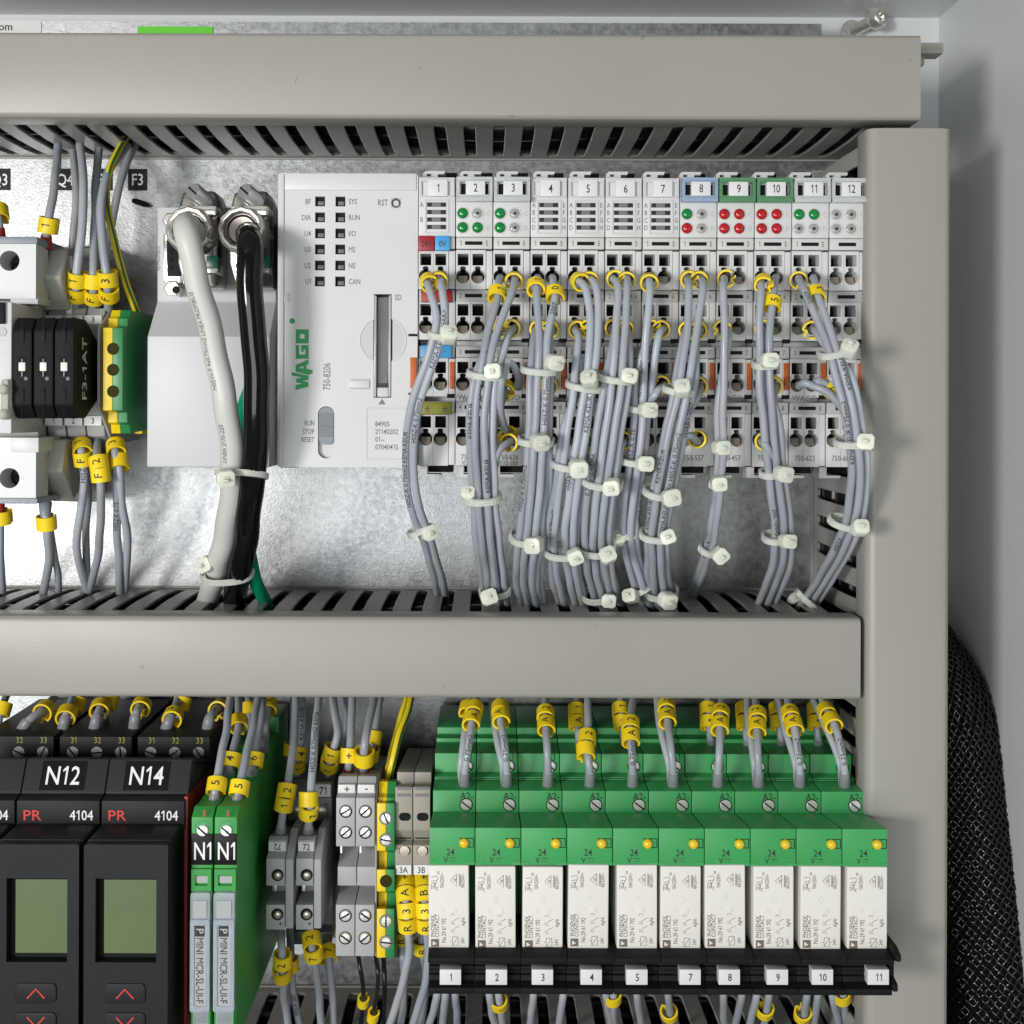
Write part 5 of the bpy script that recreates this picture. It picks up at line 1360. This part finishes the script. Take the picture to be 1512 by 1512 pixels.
B5 = [(912, 500, 94), (908, 560, 95), (898, 630, 94), (888, 700, 91), (879, 780, 83), (882, 840, 66), (898, 900, 42)]
mwire(6, 0, 0, run(B5, -3, .8), '', -70, bend=(8, 14))
mwire(6, 1, 0, run(B5, 10, .8), '5', 10, bend=(0, 14))
mwire(6, 0, 1, run(B5, -15, -.4, 1), '', -80, bend=(2, 12))
mwire(6, 1, 1, run(B5, 20, -1.4, 1), '', 80, bend=(2, 12))
mwire(6, 0, 2, run(B5, 4, -2.8, 2), '', 20, bend=(0, 12), bare=True)
mwire(6, 1, 2, run(B5, 15, -3, 2), '', 20, bend=(-4, 12))
mwire(6, 1, 3, run(B5, 22, -3, 3), '', 60, bend=(-10, 8))
tie(907, 558, 94, 25, 4.2, 8, 930, 555, 'clear tie on the module six bundle, first from the top', hrot=14, head_d=101)
tie(889, 712, 89, 28, 4.2, 8, 903, 719, 'clear tie on the module six bundle, second from the top', tilt=22, head_d=97)
tie(880, 810, 76, 26, 4.2, 2, 897, 820, 'clear tie on the module six bundle, third from the top', tilt=28, hrot=-22, head_d=85)
tie(886, 878, 50, 24, 4.2, -8, 899, 887, 'clear tie where the module six bundle enters the duct', tilt=26, head_d=58)

B6 = [(952, 480, 92), (948, 560, 90), (946, 620, 88), (940, 680, 86), (930, 750, 80), (930, 800, 72), (944, 860, 58), (962, 903, 42)]
mwire(7, 0, 0, run(B6, 3, .8), '1', 0, bend=(0, 16), mk=(956, 414))
mwire(7, 0, 1, run(B6, -9, -.6, 1), '', -60, bend=(0, 10), txt=[('H05Z-K 0.75', 936, 660, .2)])
mwire(7, 1, 1, run(B6, 10, -1.6, 2), '', 90, bend=(-8, 10))
mwire(7, 1, 2, run(B6, 2, -2.4, 2), '', 60, bend=(-10, 10))
tie(944, 602, 88, 17, 3.2, 2, 957, 605, 'clear tie on the module seven bundle, first from the top', hrot=4, head_d=95)
tie(938, 681, 86, 20, 3.4, 6, 952, 685, 'clear tie on the module seven bundle, second from the top', hrot=8, head_d=92)
tie(928, 795, 71, 14, 3.0, -12, 911, 795, 'clear tie on the module seven bundle with its head turned to module six', tilt=-14, hrot=-14, head_d=73)
tie(948, 874, 54, 12, 2.8, -30, 931, 880, 'clear tie where the module seven bundle enters the duct', tilt=-10, hrot=-34, head_d=58)

B7 = [(1024, 480, 92), (1012, 560, 94), (1000, 620, 93), (986, 690, 90), (974, 760, 84), (970, 820, 72), (976, 880, 50), (984, 905, 42)]
mwire(8, 0, 0, run(B7, -8, .6), '', -80, bend=(2, 14))
mwire(8, 1, 0, run(B7, 6, .8), '3', 70, bend=(2, 14), txt=[('KEMA-KEUR <HAR> H05Z-K 0.75mm2', 980, 715, .05)])
mwire(8, 1, 1, run(B7, 14, -1.4, 1), '', 100, bend=(-8, 12))
mwire(8, 0, 1, run(B7, -14, -2, 1), '', -100, bend=(-4, 12))
mwire(8, 1, 2, run(B7, 10, -2.6, 2), '', 20, bend=(-8, 22))
mwire(8, 1, 3, run(B7, -3, -3, 3), '5', 150, bend=(-22, -6))
tie(1002, 576, 93, 21, 3.8, 8, 1007, 573, 'clear tie on the module eight bundle, first from the top', head_d=100)
tie(975, 727, 86, 24, 4.0, 10, 991, 735, 'clear tie on the module eight bundle, second from the top', tilt=22, hrot=-4, head_d=94)
tie(970, 790, 78, 23, 4.0, 4, 987, 793, 'clear tie on the module eight bundle, third from the top', tilt=22, hrot=-20, head_d=86)
tie(977, 874, 52, 22, 4.0, -6, 986, 887, 'clear tie where the module eight bundle enters the duct', tilt=26, head_d=61)

B8 = [(1068, 500, 92), (1067, 600, 90), (1066, 680, 86), (1060, 750, 78), (1050, 810, 64), (1032, 858, 40), (1022, 885, 22)]
mwire(9, 0, 0, run(B8, 1, .6), '', -80, bend=(0, 14), mk=(1066, 411))
mwire(9, 0, 1, run(B8, -6, -2.2, 1), '', 80, bend=(6, 12))
tie(1066, 660, 86, 9, 2.6, 0, 1065, 661, 'clear tie on the wires of module nine across the type number', head_d=92)
tie(1060, 716, 81, 10, 2.6, 6, 1062, 714, 'clear tie on the wires of module nine below the modules', head_d=88)
tie(1047, 812, 63, 13, 2.6, 18, 1063, 820, 'clear tie lowest on the wires of module nine', tilt=28, hrot=-30, head_d=70)

B9 = [(1130, 500, 92), (1130, 560, 92), (1134, 620, 90), (1141, 690, 86), (1151, 770, 76), (1150, 830, 64), (1132, 880, 46), (1122, 905, 38)]
mwire(10, 0, 0, run(B9, -8, .6), '', -70, bend=(0, 14), mk=(1121, 418))
mwire(10, 1, 0, run(B9, 6, .6), '5', 0, bend=(-4, 34), mk=(1141, 447))
mwire(10, 0, 1, run(B9, -2, -2.2, 1), '', -60, bend=(2, 12))
mwire(10, 1, 2, run(B9, 16, -1.4, 2), '', 110, bend=(-4, 24))
mwire(10, 0, 3, run(B9, 4, -2.6, 3), '3', -90, bend=(6, 6))
tie(1129, 538, 92, 16, 3.4, -2, 1136, 532, 'clear tie on the module ten bundle, first from the top', head_d=99)
tie(1142, 698, 84, 18, 3.6, -6, 1157, 700, 'clear tie on the module ten bundle, middle one', hrot=4, head_d=92)
tie(1149, 793, 72, 21, 3.8, -2, 1163, 799, 'clear tie on the module ten bundle, lowest one', tilt=20, hrot=4, head_d=80)

B10 = [(1214, 480, 94), (1236, 550, 98), (1253, 620, 99), (1261, 690, 95), (1255, 760, 86), (1232, 820, 70), (1200, 872, 50), (1182, 900, 40)]
mwire(11, 0, 0, run(B10, -4, .8), '1', 0, bend=(8, 16), mk=(1182, 411), txt=[('KEMA-KEUR 0.75mm2', 1250, 640, .1), ('H05Z-K', 1240, 800, .1), ('2007', 1195, 440, 0)])
mwire(11, 1, 0, run(B10, 9, .8), '3', 20, bend=(5, 26), mk=(1207, 432))
mwire(11, 1, 1, run(B10, 18, -1.6, 1), '', 60, bend=(12, 18))
mwire(11, 0, 2, [(1202, 571, 90), (1222, 580, 92)] + run(B10, 3, -2.4, 2), '', 120, bend=(12, -2), bare=True)
mwire(11, 1, 2, [(1225, 572, 88)] + run(B10, 14, -3, 2), '2', 0, bend=(8, -6), mk=(1218, 583))
mwire(12, 0, 2, [(1240, 575, 90)] + run(B10, 10, -4, 3), '', 60, bend=(-6, -8))
tie(1232, 520, 96, 22, 4.0, -14, 1254, 514, 'clear tie on the module eleven bundle, first from the top', hrot=14, head_d=101)
tie(1259, 653, 97, 25, 4.0, -2, 1278, 653, 'clear tie on the module eleven bundle over the upright duct', hrot=2, head_d=101)
tie(1250, 772, 82, 25, 4.0, 12, 1270, 779, 'clear tie on the module eleven bundle above the middle duct', tilt=22, hrot=10, head_d=90)
tie(1192, 886, 46, 18, 3.6, 42, 1172, 884, 'clear tie where the module eleven bundle enters the duct', tilt=10, ribs=True, head_d=40, hs=.7)

# thick cables from the bus plugs
t, P = wire([(289, 344, 66), (284, 340, 80), (274, 332, 92), (277, 350, 98), (292, 420, 96), (318, 520, 92), (336, 610, 90), (343, 690, 84), (334, 780, 70), (318, 850, 52), (308, 880, 40), (300, 905, 30)], 'thick white cable from the first bus plug down into the duct', r=3.75, m='white_cable', cat='cable', name='cable')
path_text('H05VV-F 4x0.75mm2 LINEA PROFIBUS', P, nearest_s(P, 312, 500), 3.75, 1.5, t, 'ink_grey', .55, sx=.9)
path_text('LINEA 2170-220', P, nearest_s(P, 335, 650), 3.75, 1.5, t, 'ink_grey', .5, sx=.9)
wire([(365, 345, 66), (366, 348, 82), (367, 362, 93), (370, 420, 94), (376, 520, 92), (379, 610, 90), (374, 700, 84), (364, 780, 72), (353, 850, 56), (346, 885, 42), (342, 910, 32)], 'glossy black cable from the second bus plug down into the duct', r=4.1, m='black_cable', cat='cable', name='cable')
wire([(412, 560, 34), (404, 520, 40), (392, 535, 48), (368, 575, 60), (350, 640, 66), (352, 740, 66), (364, 800, 60), (376, 850, 52), (390, 885, 42), (400, 910, 34)], 'green insulated earth wire beside the black cable', r=2.3, m='green_wire')
wire([(414, 566, 36), (404, 548, 40), (396, 556, 44), (400, 575, 42), (412, 580, 36)], 'coiled green wire end behind the controller edge', r=2.6, m='green_wire')
tie(357, 700, 84, 36, 4.9, 4, 333, 706, 'clear tie holding white and black cables together under the controller', tilt=-10, m='tie', head_d=92)
tie(336, 846, 56, 37, 5.2, -4, 304, 833, 'clear tie holding white, black and green cables above the duct', tilt=30, hrot=-30, head_d=60)

# upper group of wires over the breaker and fuses
G_U = 'grey wires from the top duct'
wire([(68, 364, 52), (68, 352, 54), (71, 330, 56), (80, 270, 48), (85, 225, 34), (86, 195, 26)], 'grey wire with red ferrule and marker 1 at the breaker', r=1.45, marks=[(70, 333, '1', 0)], sleeve=4.5, sleeve_mat='red_sleeve', group=G_U, L=5.2)
wire([(0, 355, 50), (-2, 330, 52), (-8, 280, 44), (-12, 200, 26)], 'grey wire with yellow marker at the picture edge above the breaker', r=1.45, marks=[(0, 313, '', 0)], sleeve=4.5, sleeve_mat='red_sleeve', group=G_U, L=5.2)
wire([(112, 458, 42), (113, 410, 50), (122, 330, 50), (123, 270, 44), (118, 215, 30), (116, 190, 22)], 'grey wire with markers one and F above the fuses', r=1.5, marks=[(115, 413, '1', -10), (113, 434, 'F', -10)], group=G_U, L=5.0)
wire([(137, 458, 42), (138, 415, 49), (140, 350, 46), (140, 290, 40), (146, 220, 24)], 'grey wire with a blank marker above the fuses', r=1.45, marks=[(138, 416, '', 10), (138, 438, 'F', 0)], group=G_U, L=5.0)
wire([(160, 458, 42), (158, 412, 52), (151, 350, 52), (150, 300, 50), (162, 250, 42), (188, 215, 28)], 'grey wire with markers three and F above the fuses', r=1.5, marks=[(157, 412, '3', 0), (159, 434, 'F', 0)], group=G_U, L=5.0)
wire([(104, 440, 30), (108, 360, 34), (112, 290, 32), (108, 220, 20)], 'grey wire tucked behind marker 1 of the fuse wires', r=1.4, group=G_U, m='wire')
wire([(150, 440, 30), (158, 370, 36), (170, 300, 36), (185, 245, 28), (205, 205, 18)], 'grey wire tucked behind the green and yellow wire', r=1.4, group=G_U, m='wire')
wire([(206, 480, 30), (203, 465, 36), (185, 415, 44), (168, 350, 46), (157, 300, 46), (160, 255, 44), (176, 220, 36), (190, 198, 26)], 'green and yellow earth wire arcing from the duct to the earth terminal', r=1.3, m='earth_wire', group='earth wires')

G_F = 'grey wires under the fuses'
wire([(118, 645, 40), (120, 665, 48), (123, 700, 46), (120, 750, 44), (114, 810, 36), (122, 850, 26), (134, 885, 18)], 'grey wire with markers F and one under the fuses', r=1.4, marks=[(120, 660, '1', 0), (122, 678, 'F', 0)], txt=[('H05Z', 121, 700, 0)], group=G_F, L=4.8)
wire([(143, 645, 38), (144, 680, 52), (149, 720, 52), (149, 770, 44), (140, 840, 28), (128, 885, 18)], 'grey wire with markers F and two under the fuses', r=1.4, marks=[(144, 684, '2', 0), (145, 702, 'F', 0)], group=G_F, L=4.8)
wire([(168, 645, 40), (170, 665, 48), (173, 720, 46), (174, 790, 36), (176, 850, 26), (177, 885, 20)], 'grey wire with marker 3 under the fuses', r=1.4, marks=[(170, 660, '3', 0)], txt=[('H05Z-K 0.75', 174, 760, 0)], group=G_F, L=4.8)
wire([(173, 655, 36), (175, 684, 48), (180, 740, 44), (188, 800, 34), (186, 850, 24), (182, 885, 18)], 'grey wire with a blank marker beside marker 3', r=1.4, marks=[(175, 682, '', 0)], group=G_F, L=4.8)
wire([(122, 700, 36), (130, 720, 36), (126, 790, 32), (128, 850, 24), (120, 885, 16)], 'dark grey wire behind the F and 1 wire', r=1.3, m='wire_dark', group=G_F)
wire([(67, 742, 44), (67, 758, 46), (70, 790, 44), (72, 830, 34), (62, 885, 20)], 'grey sleeved wire with a yellow marker under the breaker', r=1.5, marks=[(69, 773, '', 10)], sleeve=5, sleeve_mat='wire_dark', group=G_F, L=4.8)
wire([(72, 765, 40), (77, 800, 38), (86, 850, 26), (86, 885, 18)], 'grey wire beside the sleeved wire under the breaker', r=1.2, group=G_F)
wire([(-2, 740, 44), (0, 762, 44), (0, 800, 38), (4, 885, 20)], 'grey wire with red ferrule at the picture edge under the breaker', r=1.4, marks=[(0, 763, '1', -30)], sleeve=4, sleeve_mat='red_sleeve', group=G_F, L=4.8)

# ---- lower row: wires coming down from under the middle duct
G_T = 'grey wires into the transmitters'
for k, (pts, mk) in enumerate((([(28, 1086, 52), (40, 1066, 54), (58, 1052, 50), (80, 1030, 36)], (66, 1047)), ([(92, 1084, 52), (96, 1062, 54), (102, 1046, 48), (112, 1020, 34)], (90, 1049)), ([(139, 1082, 52), (142, 1062, 54), (148, 1046, 48), (156, 1020, 34)], (149, 1044)),
                               ([(198, 1082, 52), (200, 1058, 54), (206, 1044, 48), (216, 1020, 34)], (207, 1041)), ([(244, 1082, 52), (250, 1064, 54), (257, 1050, 48), (268, 1020, 34)], (256, 1056)), ([(306, 1084, 52), (309, 1062, 54), (316, 1050, 48), (330, 1038, 36)], (322, 1044)))):
    nm = ['the middle clamp', 'the last clamp', 'the first clamp of N12', 'the last clamp of N12', 'the first clamp of the transmitter beside the red flank', 'the last clamp of the transmitter beside the red flank'][k]
    wire(pts, 'grey wire with sleeve into %s' % nm + (' of the cut transmitter' if k < 2 else ''), r=1.45, marks=[(mk[0], mk[1], '3' if k == 4 else '', 20)], sleeve=7, group=G_T, L=4.4)
for k, (x, y) in enumerate(((2, 1047), (112, 1040), (160, 1036), (268, 1038))):
    wire([(x - 6, y + 30, 38), (x, y, 40), (x + 12, y - 30, 30)], 'dark wire with a yellow marker behind the sleeved wires, %s from the picture edge' % ('first', 'second', 'third', 'fourth')[k], r=1.3, marks=[(x, y, '', 0)], group=G_T, m='wire_dark', L=4.6)
G_I = 'grey wires into the green isolators'
wire([(316, 1186, 94), (318, 1168, 94), (324, 1130, 88), (334, 1080, 74), (340, 1030, 56), (342, 1000, 40)], 'grey wire with marker 5 into the isolator by the red flank', r=1.3, marks=[(319, 1160, '5', 0)], sleeve=3, group=G_I, L=4.4)
wire([(350, 1188, 94), (352, 1170, 94), (360, 1130, 88), (372, 1080, 74), (382, 1030, 56), (386, 1000, 40)], 'grey wire with marker 5 into the bare flanked isolator', r=1.3, marks=[(352, 1162, '5', 0)], sleeve=3, group=G_I, L=4.4)
wire([(338, 1144, 72), (340, 1126, 74), (350, 1080, 64), (352, 1030, 48), (350, 1000, 36)], 'grey wire with marker 4 behind the two wires marked 5', r=1.3, marks=[(340, 1121, '4', 0), (352, 1066, '', 0)], sleeve=3, group=G_I, L=4.4)
wire([(372, 1144, 72), (374, 1126, 74), (382, 1080, 64), (388, 1030, 50), (390, 1000, 38)], 'grey wire with marker 6 beside the green flank', r=1.3, marks=[(373, 1122, '6', 0)], sleeve=3, group=G_I, L=4.4)
wire([(389, 1108, 50), (391, 1080, 54), (396, 1040, 44), (400, 1000, 30)], 'grey sleeved wire in the rear hole of the bare flanked isolator', r=1.3, marks=[(398, 1042, '8', 0)], sleeve=9, group=G_I, L=4.4)
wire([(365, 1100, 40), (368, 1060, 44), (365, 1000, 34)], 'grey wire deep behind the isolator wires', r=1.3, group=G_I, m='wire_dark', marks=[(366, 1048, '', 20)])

G_G = 'grey wires at the grey terminals'
wire([(414, 1234, 68), (416, 1212, 72), (421, 1180, 74), (432, 1120, 66), (436, 1060, 54), (436, 1000, 36)], 'grey wire with markers 1 and 2 into the upside down 72 terminal', r=1.3, marks=[(424, 1168, '2', 10), (420, 1186, '1', 10)], sleeve=5, group=G_G, L=4.6)
wire([(455, 1232, 68), (456, 1212, 74), (459, 1185, 78), (462, 1120, 70), (468, 1060, 58), (476, 1000, 36)], 'grey printed wire with stacked markers into the upright 72 terminal', r=1.3, marks=[(459, 1180, '', 60), (455, 1198, '7', 40)], txt=[('H05Z-K 0.75mm2 KEMA', 463, 1095, 0)], sleeve=5, group=G_G, L=4.6)
wire([(438, 1150, 40), (440, 1120, 46), (446, 1080, 42), (444, 1000, 28)], 'grey wire with marker 1 behind the 72 terminal wires', r=1.3, marks=[(442, 1112, '4', 30), (439, 1130, '1', 30)], group=G_G, m='wire', L=4.6, txt=[('KEMA-KEUR', 446, 1070, 0)])
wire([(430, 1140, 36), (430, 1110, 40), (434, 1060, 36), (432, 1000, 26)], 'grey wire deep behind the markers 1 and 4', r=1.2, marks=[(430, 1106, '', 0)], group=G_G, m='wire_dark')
wire([(484, 1146, 42), (488, 1120, 50), (498, 1085, 50), (494, 1050, 44), (488, 1000, 30)], 'grey wire with markers 7 and 1 into the terminal tagged 71', r=1.35, marks=[(490, 1112, '1', 0), (486, 1130, '7', 0)], group=G_G, L=4.8)
wire([(514, 1146, 56), (515, 1128, 60), (517, 1100, 58), (520, 1050, 48), (520, 1000, 32)], 'grey wire with a plus marker and red ferrule', r=1.35, marks=[(516, 1116, '+', 0)], sleeve=5, sleeve_mat='red_sleeve', group=G_G, L=4.8)
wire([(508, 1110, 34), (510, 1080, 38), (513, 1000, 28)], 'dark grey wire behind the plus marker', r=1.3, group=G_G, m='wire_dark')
wire([(537, 1146, 56), (537, 1128, 62), (539, 1095, 64), (546, 1055, 54), (560, 1000, 34)], 'glossy grey wire with yellow marker and red ferrule at the minus terminal', r=1.45, marks=[(536, 1120, '', 0)], sleeve=5, sleeve_mat='red_sleeve', group=G_G, L=5)
wire([(546, 1146, 48), (547, 1120, 52), (553, 1085, 52), (562, 1030, 38), (566, 1000, 28)], 'grey wire behind the glossy one with two yellow markers', r=1.3, marks=[(547, 1114, '', 20), (553, 1090, '', 30)], sleeve=4, sleeve_mat='red_sleeve', group=G_G, L=4.4)
wire([(572, 1158, 58), (578, 1130, 60), (590, 1085, 56), (604, 1040, 46), (612, 1000, 32)], 'green and yellow wire into the tall earth terminal, nearer strand', r=1.3, m='earth_wire', group='earth wires')
wire([(570, 1158, 52), (574, 1130, 54), (584, 1085, 50), (598, 1040, 42), (606, 1000, 28)], 'green and yellow wire into the tall earth terminal, rear strand', r=1.2, m='earth_wire', group='earth wires')
# below the terminals
G_B = 'wires leaving below the lower terminals'
wire([(414, 1370, 66), (416, 1400, 74), (417, 1430, 72), (420, 1470, 62), (428, 1530, 46)], 'grey wire with marker 2 under the upside down 72 terminal', r=1.3, marks=[(417, 1420, '2', 0), (416, 1440, '', 30)], group=G_B, L=4.8)
wire([(428, 1370, 58), (430, 1420, 64), (434, 1470, 56), (446, 1530, 40)], 'grey printed wire behind marker 2', r=1.3, marks=[(432, 1425, '', 60)], txt=[('H05Z-K 2007', 432, 1480, 0)], group=G_B)
wire([(458, 1370, 66), (460, 1395, 72), (466, 1430, 68), (476, 1530, 44)], 'grey wire with markers 7 and 2 under the upright 72 terminal', r=1.3, marks=[(460, 1388, '2', 0), (464, 1408, '7', 0)], group=G_B, L=4.8)
wire([(480, 1385, 50), (484, 1410, 58), (490, 1460, 54), (494, 1530, 38)], 'grey wire with a yellow marker under the 71 terminal', r=1.3, marks=[(484, 1406, '7', 20)], group=G_B, L=4.8)
wire([(528, 1405, 60), (532, 1430, 64), (537, 1465, 56), (534, 1500, 46), (530, 1540, 40)], 'thin black wire under the plus terminal with a yellow marker', r=.75, m='black_wire', marks=[(536, 1480, '', 0)], group=G_B, L=4.4)
wire([(554, 1405, 60), (558, 1435, 66), (557, 1465, 60), (550, 1505, 50), (546, 1540, 40)], 'thin black wire under the minus terminal with a yellow marker', r=.75, m='black_wire', marks=[(551, 1502, '', 10)], group=G_B, L=5.2)
wire([(566, 1410, 50), (568, 1450, 54), (565, 1530, 40)], 'thin black wire under the earth terminal', r=.8, m='black_wire', group=G_B)
for x, s, dd in ((598, 'R3A+', 0), (626, 'R3B+', 0)):
    t, P = wire([(x - 1, 1290, 68), (x + 1, 1330, 76), (x + 4, 1372, 76), (x + 6, 1410, 70), (x + (-6 if s == 'R3A+' else 0), 1460, 60), (x - 28 + (6 if s == 'R3B+' else 0), 1530, 44)], 'grey wire stacked with markers R 3 %s +' % s[2], r=1.35, group=G_B,
                marks=[(x + .5, 1302 + 0, '+', 0), (x + 1, 1322, s[2], 0), (x + 2.5, 1343, '3', 0), (x + 3.5, 1364, 'R', 0)], L=4.7)
for k, (x, y) in enumerate(((592, 1385), (622, 1400))):
    wire([(x, 1300, 50), (x + 2, y, 56), (x + 6, 1440, 50), (x - 2, 1530, 34)], 'grey wire behind the stacked markers of terminal %s' % ('3A', '3B')[k], r=1.3, marks=[(x + 2, y, 'R', 0)], group=G_B, m='wire')
# ---- relay wires above
G_R = 'grey sleeved wires into the relay sockets'
RW = [(686, [(691, 1105, 74), (697, 1068, 66), (704, 1030, 52), (708, 1000, 38)], [(701, 1046, '', 10), (698, 1062, 'A', 20)]),
      (748, [(745, 1105, 74), (741, 1068, 66), (738, 1030, 52), (736, 1000, 38)], [(740, 1045, '', 0), (741, 1058, 'A', -20)]),
      (809, [(808, 1105, 74), (806, 1068, 66), (805, 1030, 52), (804, 1000, 38)], [(806, 1052, '2', 0), (807, 1070, 'A', -10)]),
      (871, [(869, 1120, 74), (867, 1090, 68), (868, 1040, 56), (868, 1000, 40)], [(867, 1089, '2', 0), (867, 1109, '', 50)]),
      (934, [(933, 1110, 74), (930, 1068, 66), (936, 1030, 52), (940, 1000, 38)], [(930, 1068, '2', 0), (931, 1087, 'A', 0)]),
      (994, [(990, 1105, 74), (987, 1068, 66), (984, 1030, 52), (982, 1000, 38)], [(986, 1042, '2', 0), (988, 1059, 'A', 0)]),
      (1060, [(1062, 1110, 74), (1063, 1068, 66), (1066, 1030, 52), (1068, 1000, 38)], [(1063, 1051, '2', 0), (1064, 1070, 'A', 0)]),
      (1120, [(1119, 1110, 74), (1117, 1068, 66), (1115, 1030, 52), (1114, 1000, 38)], [(1117, 1054, '2', -20), (1118, 1072, 'A', -20)]),
      (1181, [(1178, 1110, 74), (1171, 1068, 66), (1162, 1030, 52), (1158, 1000, 38)], [(1168, 1052, '9', -10), (1173, 1069, 'A', -15)]),
      (1247, [(1243, 1110, 74), (1231, 1068, 66), (1215, 1035, 52), (1206, 1000, 38)], [(1222, 1048, '', 0), (1229, 1064, '', 0)])]
for i, (x, tail, mk) in enumerate(RW):
    wire([(x, 1162, 69), (x, 1150, 72), (x, 1140, 74)] + tail, 'grey sleeved wire into clamp A2 of the socket tagged %s' % NW[int(NUM[i])], r=1.25, marks=mk, sleeve=8, group=G_R, L=4.4,
         txt=[('0.75mm2', tail[0][0], tail[0][1], 0)] if i in (0, 1, 4, 8, 9) else None)
    ox = (-9, -12, 10, -14, -14, -14, 16, -12, -14, -14)[i]
    if i in (0, 1, 5, 7, 8, 9):
        wire([(x - 4, 1158, 66), (x - 6, 1130, 70), (tail[0][0] - 8, tail[0][1], 68), (tail[1][0] + ox, tail[1][1], 60), (tail[2][0] + ox, tail[2][1], 48)], 'second grey wire sharing clamp A2 of the socket tagged %s' % NW[int(NUM[i])], r=1.15, group=G_R,
             marks=[(tail[1][0] + ox, tail[1][1] - 22, '', 40)] if i in (0,) else [])
for i, x in enumerate((852, 918, 1046, 1100, 1150, 1205)):
    wire([(x + 6, 1108, 46), (x + 2, 1085, 50), (x, 1050, 46), (x - 2, 1000, 32)], 'grey wire with yellow markers into the rear clamp of the socket tagged %s' % ('four', 'five', 'eight', 'nine', 'ten', 'eleven')[i], r=1.2, marks=[(x, 1048, '1', 10), (x + 2, 1066, 'A', 10)], sleeve=6, group=G_R, L=4.2)
for k, (y, x) in enumerate(((1062, 1262), (1100, 1262))):
    wire([(1235, y - 22, 40), (1250, y, 44), (1275, y + 8, 40)], 'black cable behind the upright duct edge, %s of two' % ('upper', 'lower')[k], r=1.9, m='black_wire')
# ---- relay wires below
G_L = 'grey wires under the relay sockets'
LOW = [(646, -14, None), (658, -6, None), (672, 4, None), (722, 10, None), (736, 8, (738, 1483, '1')), (788, -6, None), (832, -8, None), (894, 10, None), (906, 0, (904, 1474, '')), (940, 8, None), (986, 6, (993, 1498, '')), (1068, 2, None), (1096, -12, None),
       (1118, -14, None), (1136, -10, (1130, 1494, '1')), (1192, -10, (1184, 1500, '3')), (1208, -8, None), (1228, 14, None), (1245, 6, (1242, 1473, ''))]
words = ['nearest the beige terminals', 'second from the beige terminals', 'third from the beige terminals', 'below the gap of tags one and two', 'with marker 1 below tag two', 'below tag three', 'below the gap of tags three and four', 'below tag four', 'with yellow marker below tag four', 'below tag five',
         'with curled yellow marker before tag seven', 'below tag eight', 'bending away below tag eight', 'before the marker under tag nine', 'with marker 1 below tag nine', 'with marker 3 below tag ten', 'behind marker 3 below tag ten', 'bending towards the upright duct', 'with yellow marker below tag eleven']
for (x, dx, mk), wd_ in zip(LOW, words):
    wire([(x, 1440, 62), (x, 1462, 64), (x + dx * .4, 1490, 56), (x + dx, 1522, 40), (x + dx * 1.4, 1560, 20)], 'grey wire dropping to the lowest duct, ' + wd_, r=1.25, m='wire', marks=[mk + (20,)] if mk else [], group=G_L)

# dark cables added inside the ducts so that the slots look black
def duct_fill(label, fixed, zs, x0, x1, upright=False):
    for d, off, r in ((9, -5, 5.2), (9, 5.5, 5.0), (20, 0.5, 5.6), (31, -5.5, 5.0), (32, 5, 5.2), (43, 0, 5.6), (54, -4, 4.6)):
        pts = []
        for i in range(9):
            f = i / 8; q = x0 + (x1 - x0) * f; a = off + random.uniform(-1.6, 1.6); b = d + random.uniform(-1.5, 1.5)
            pts.append((fixed + a, -b, q) if upright else (q, -b, fixed + a))
        P = smooth_path(pts, 6)
        t = thing('added_duct_cable', label, 'cable', tuple(P[0]), label)
        add('sheath', tube(P, r, 12), 'black_wire', t, ang=60)
duct_fill('dark cable added inside the top duct to blacken its slots', (ZT0 + ZT1) / 2, 0, -214, wx(1360, 110, FRONT) - 6)
duct_fill('dark cable added inside the middle duct to blacken its slots', (ZM0 + ZM1) / 2 - 1, 0, -214, XV0 - 4)
duct_fill('dark cable added inside the lowest duct to blacken its slots', -232, 0, -214, XV0 - 6)
duct_fill('dark cable added inside the upright duct to blacken its slots', (XV0 + XV1) / 2, 0, -248, wz(1340, 200, FRONT), True)

flush_texts()
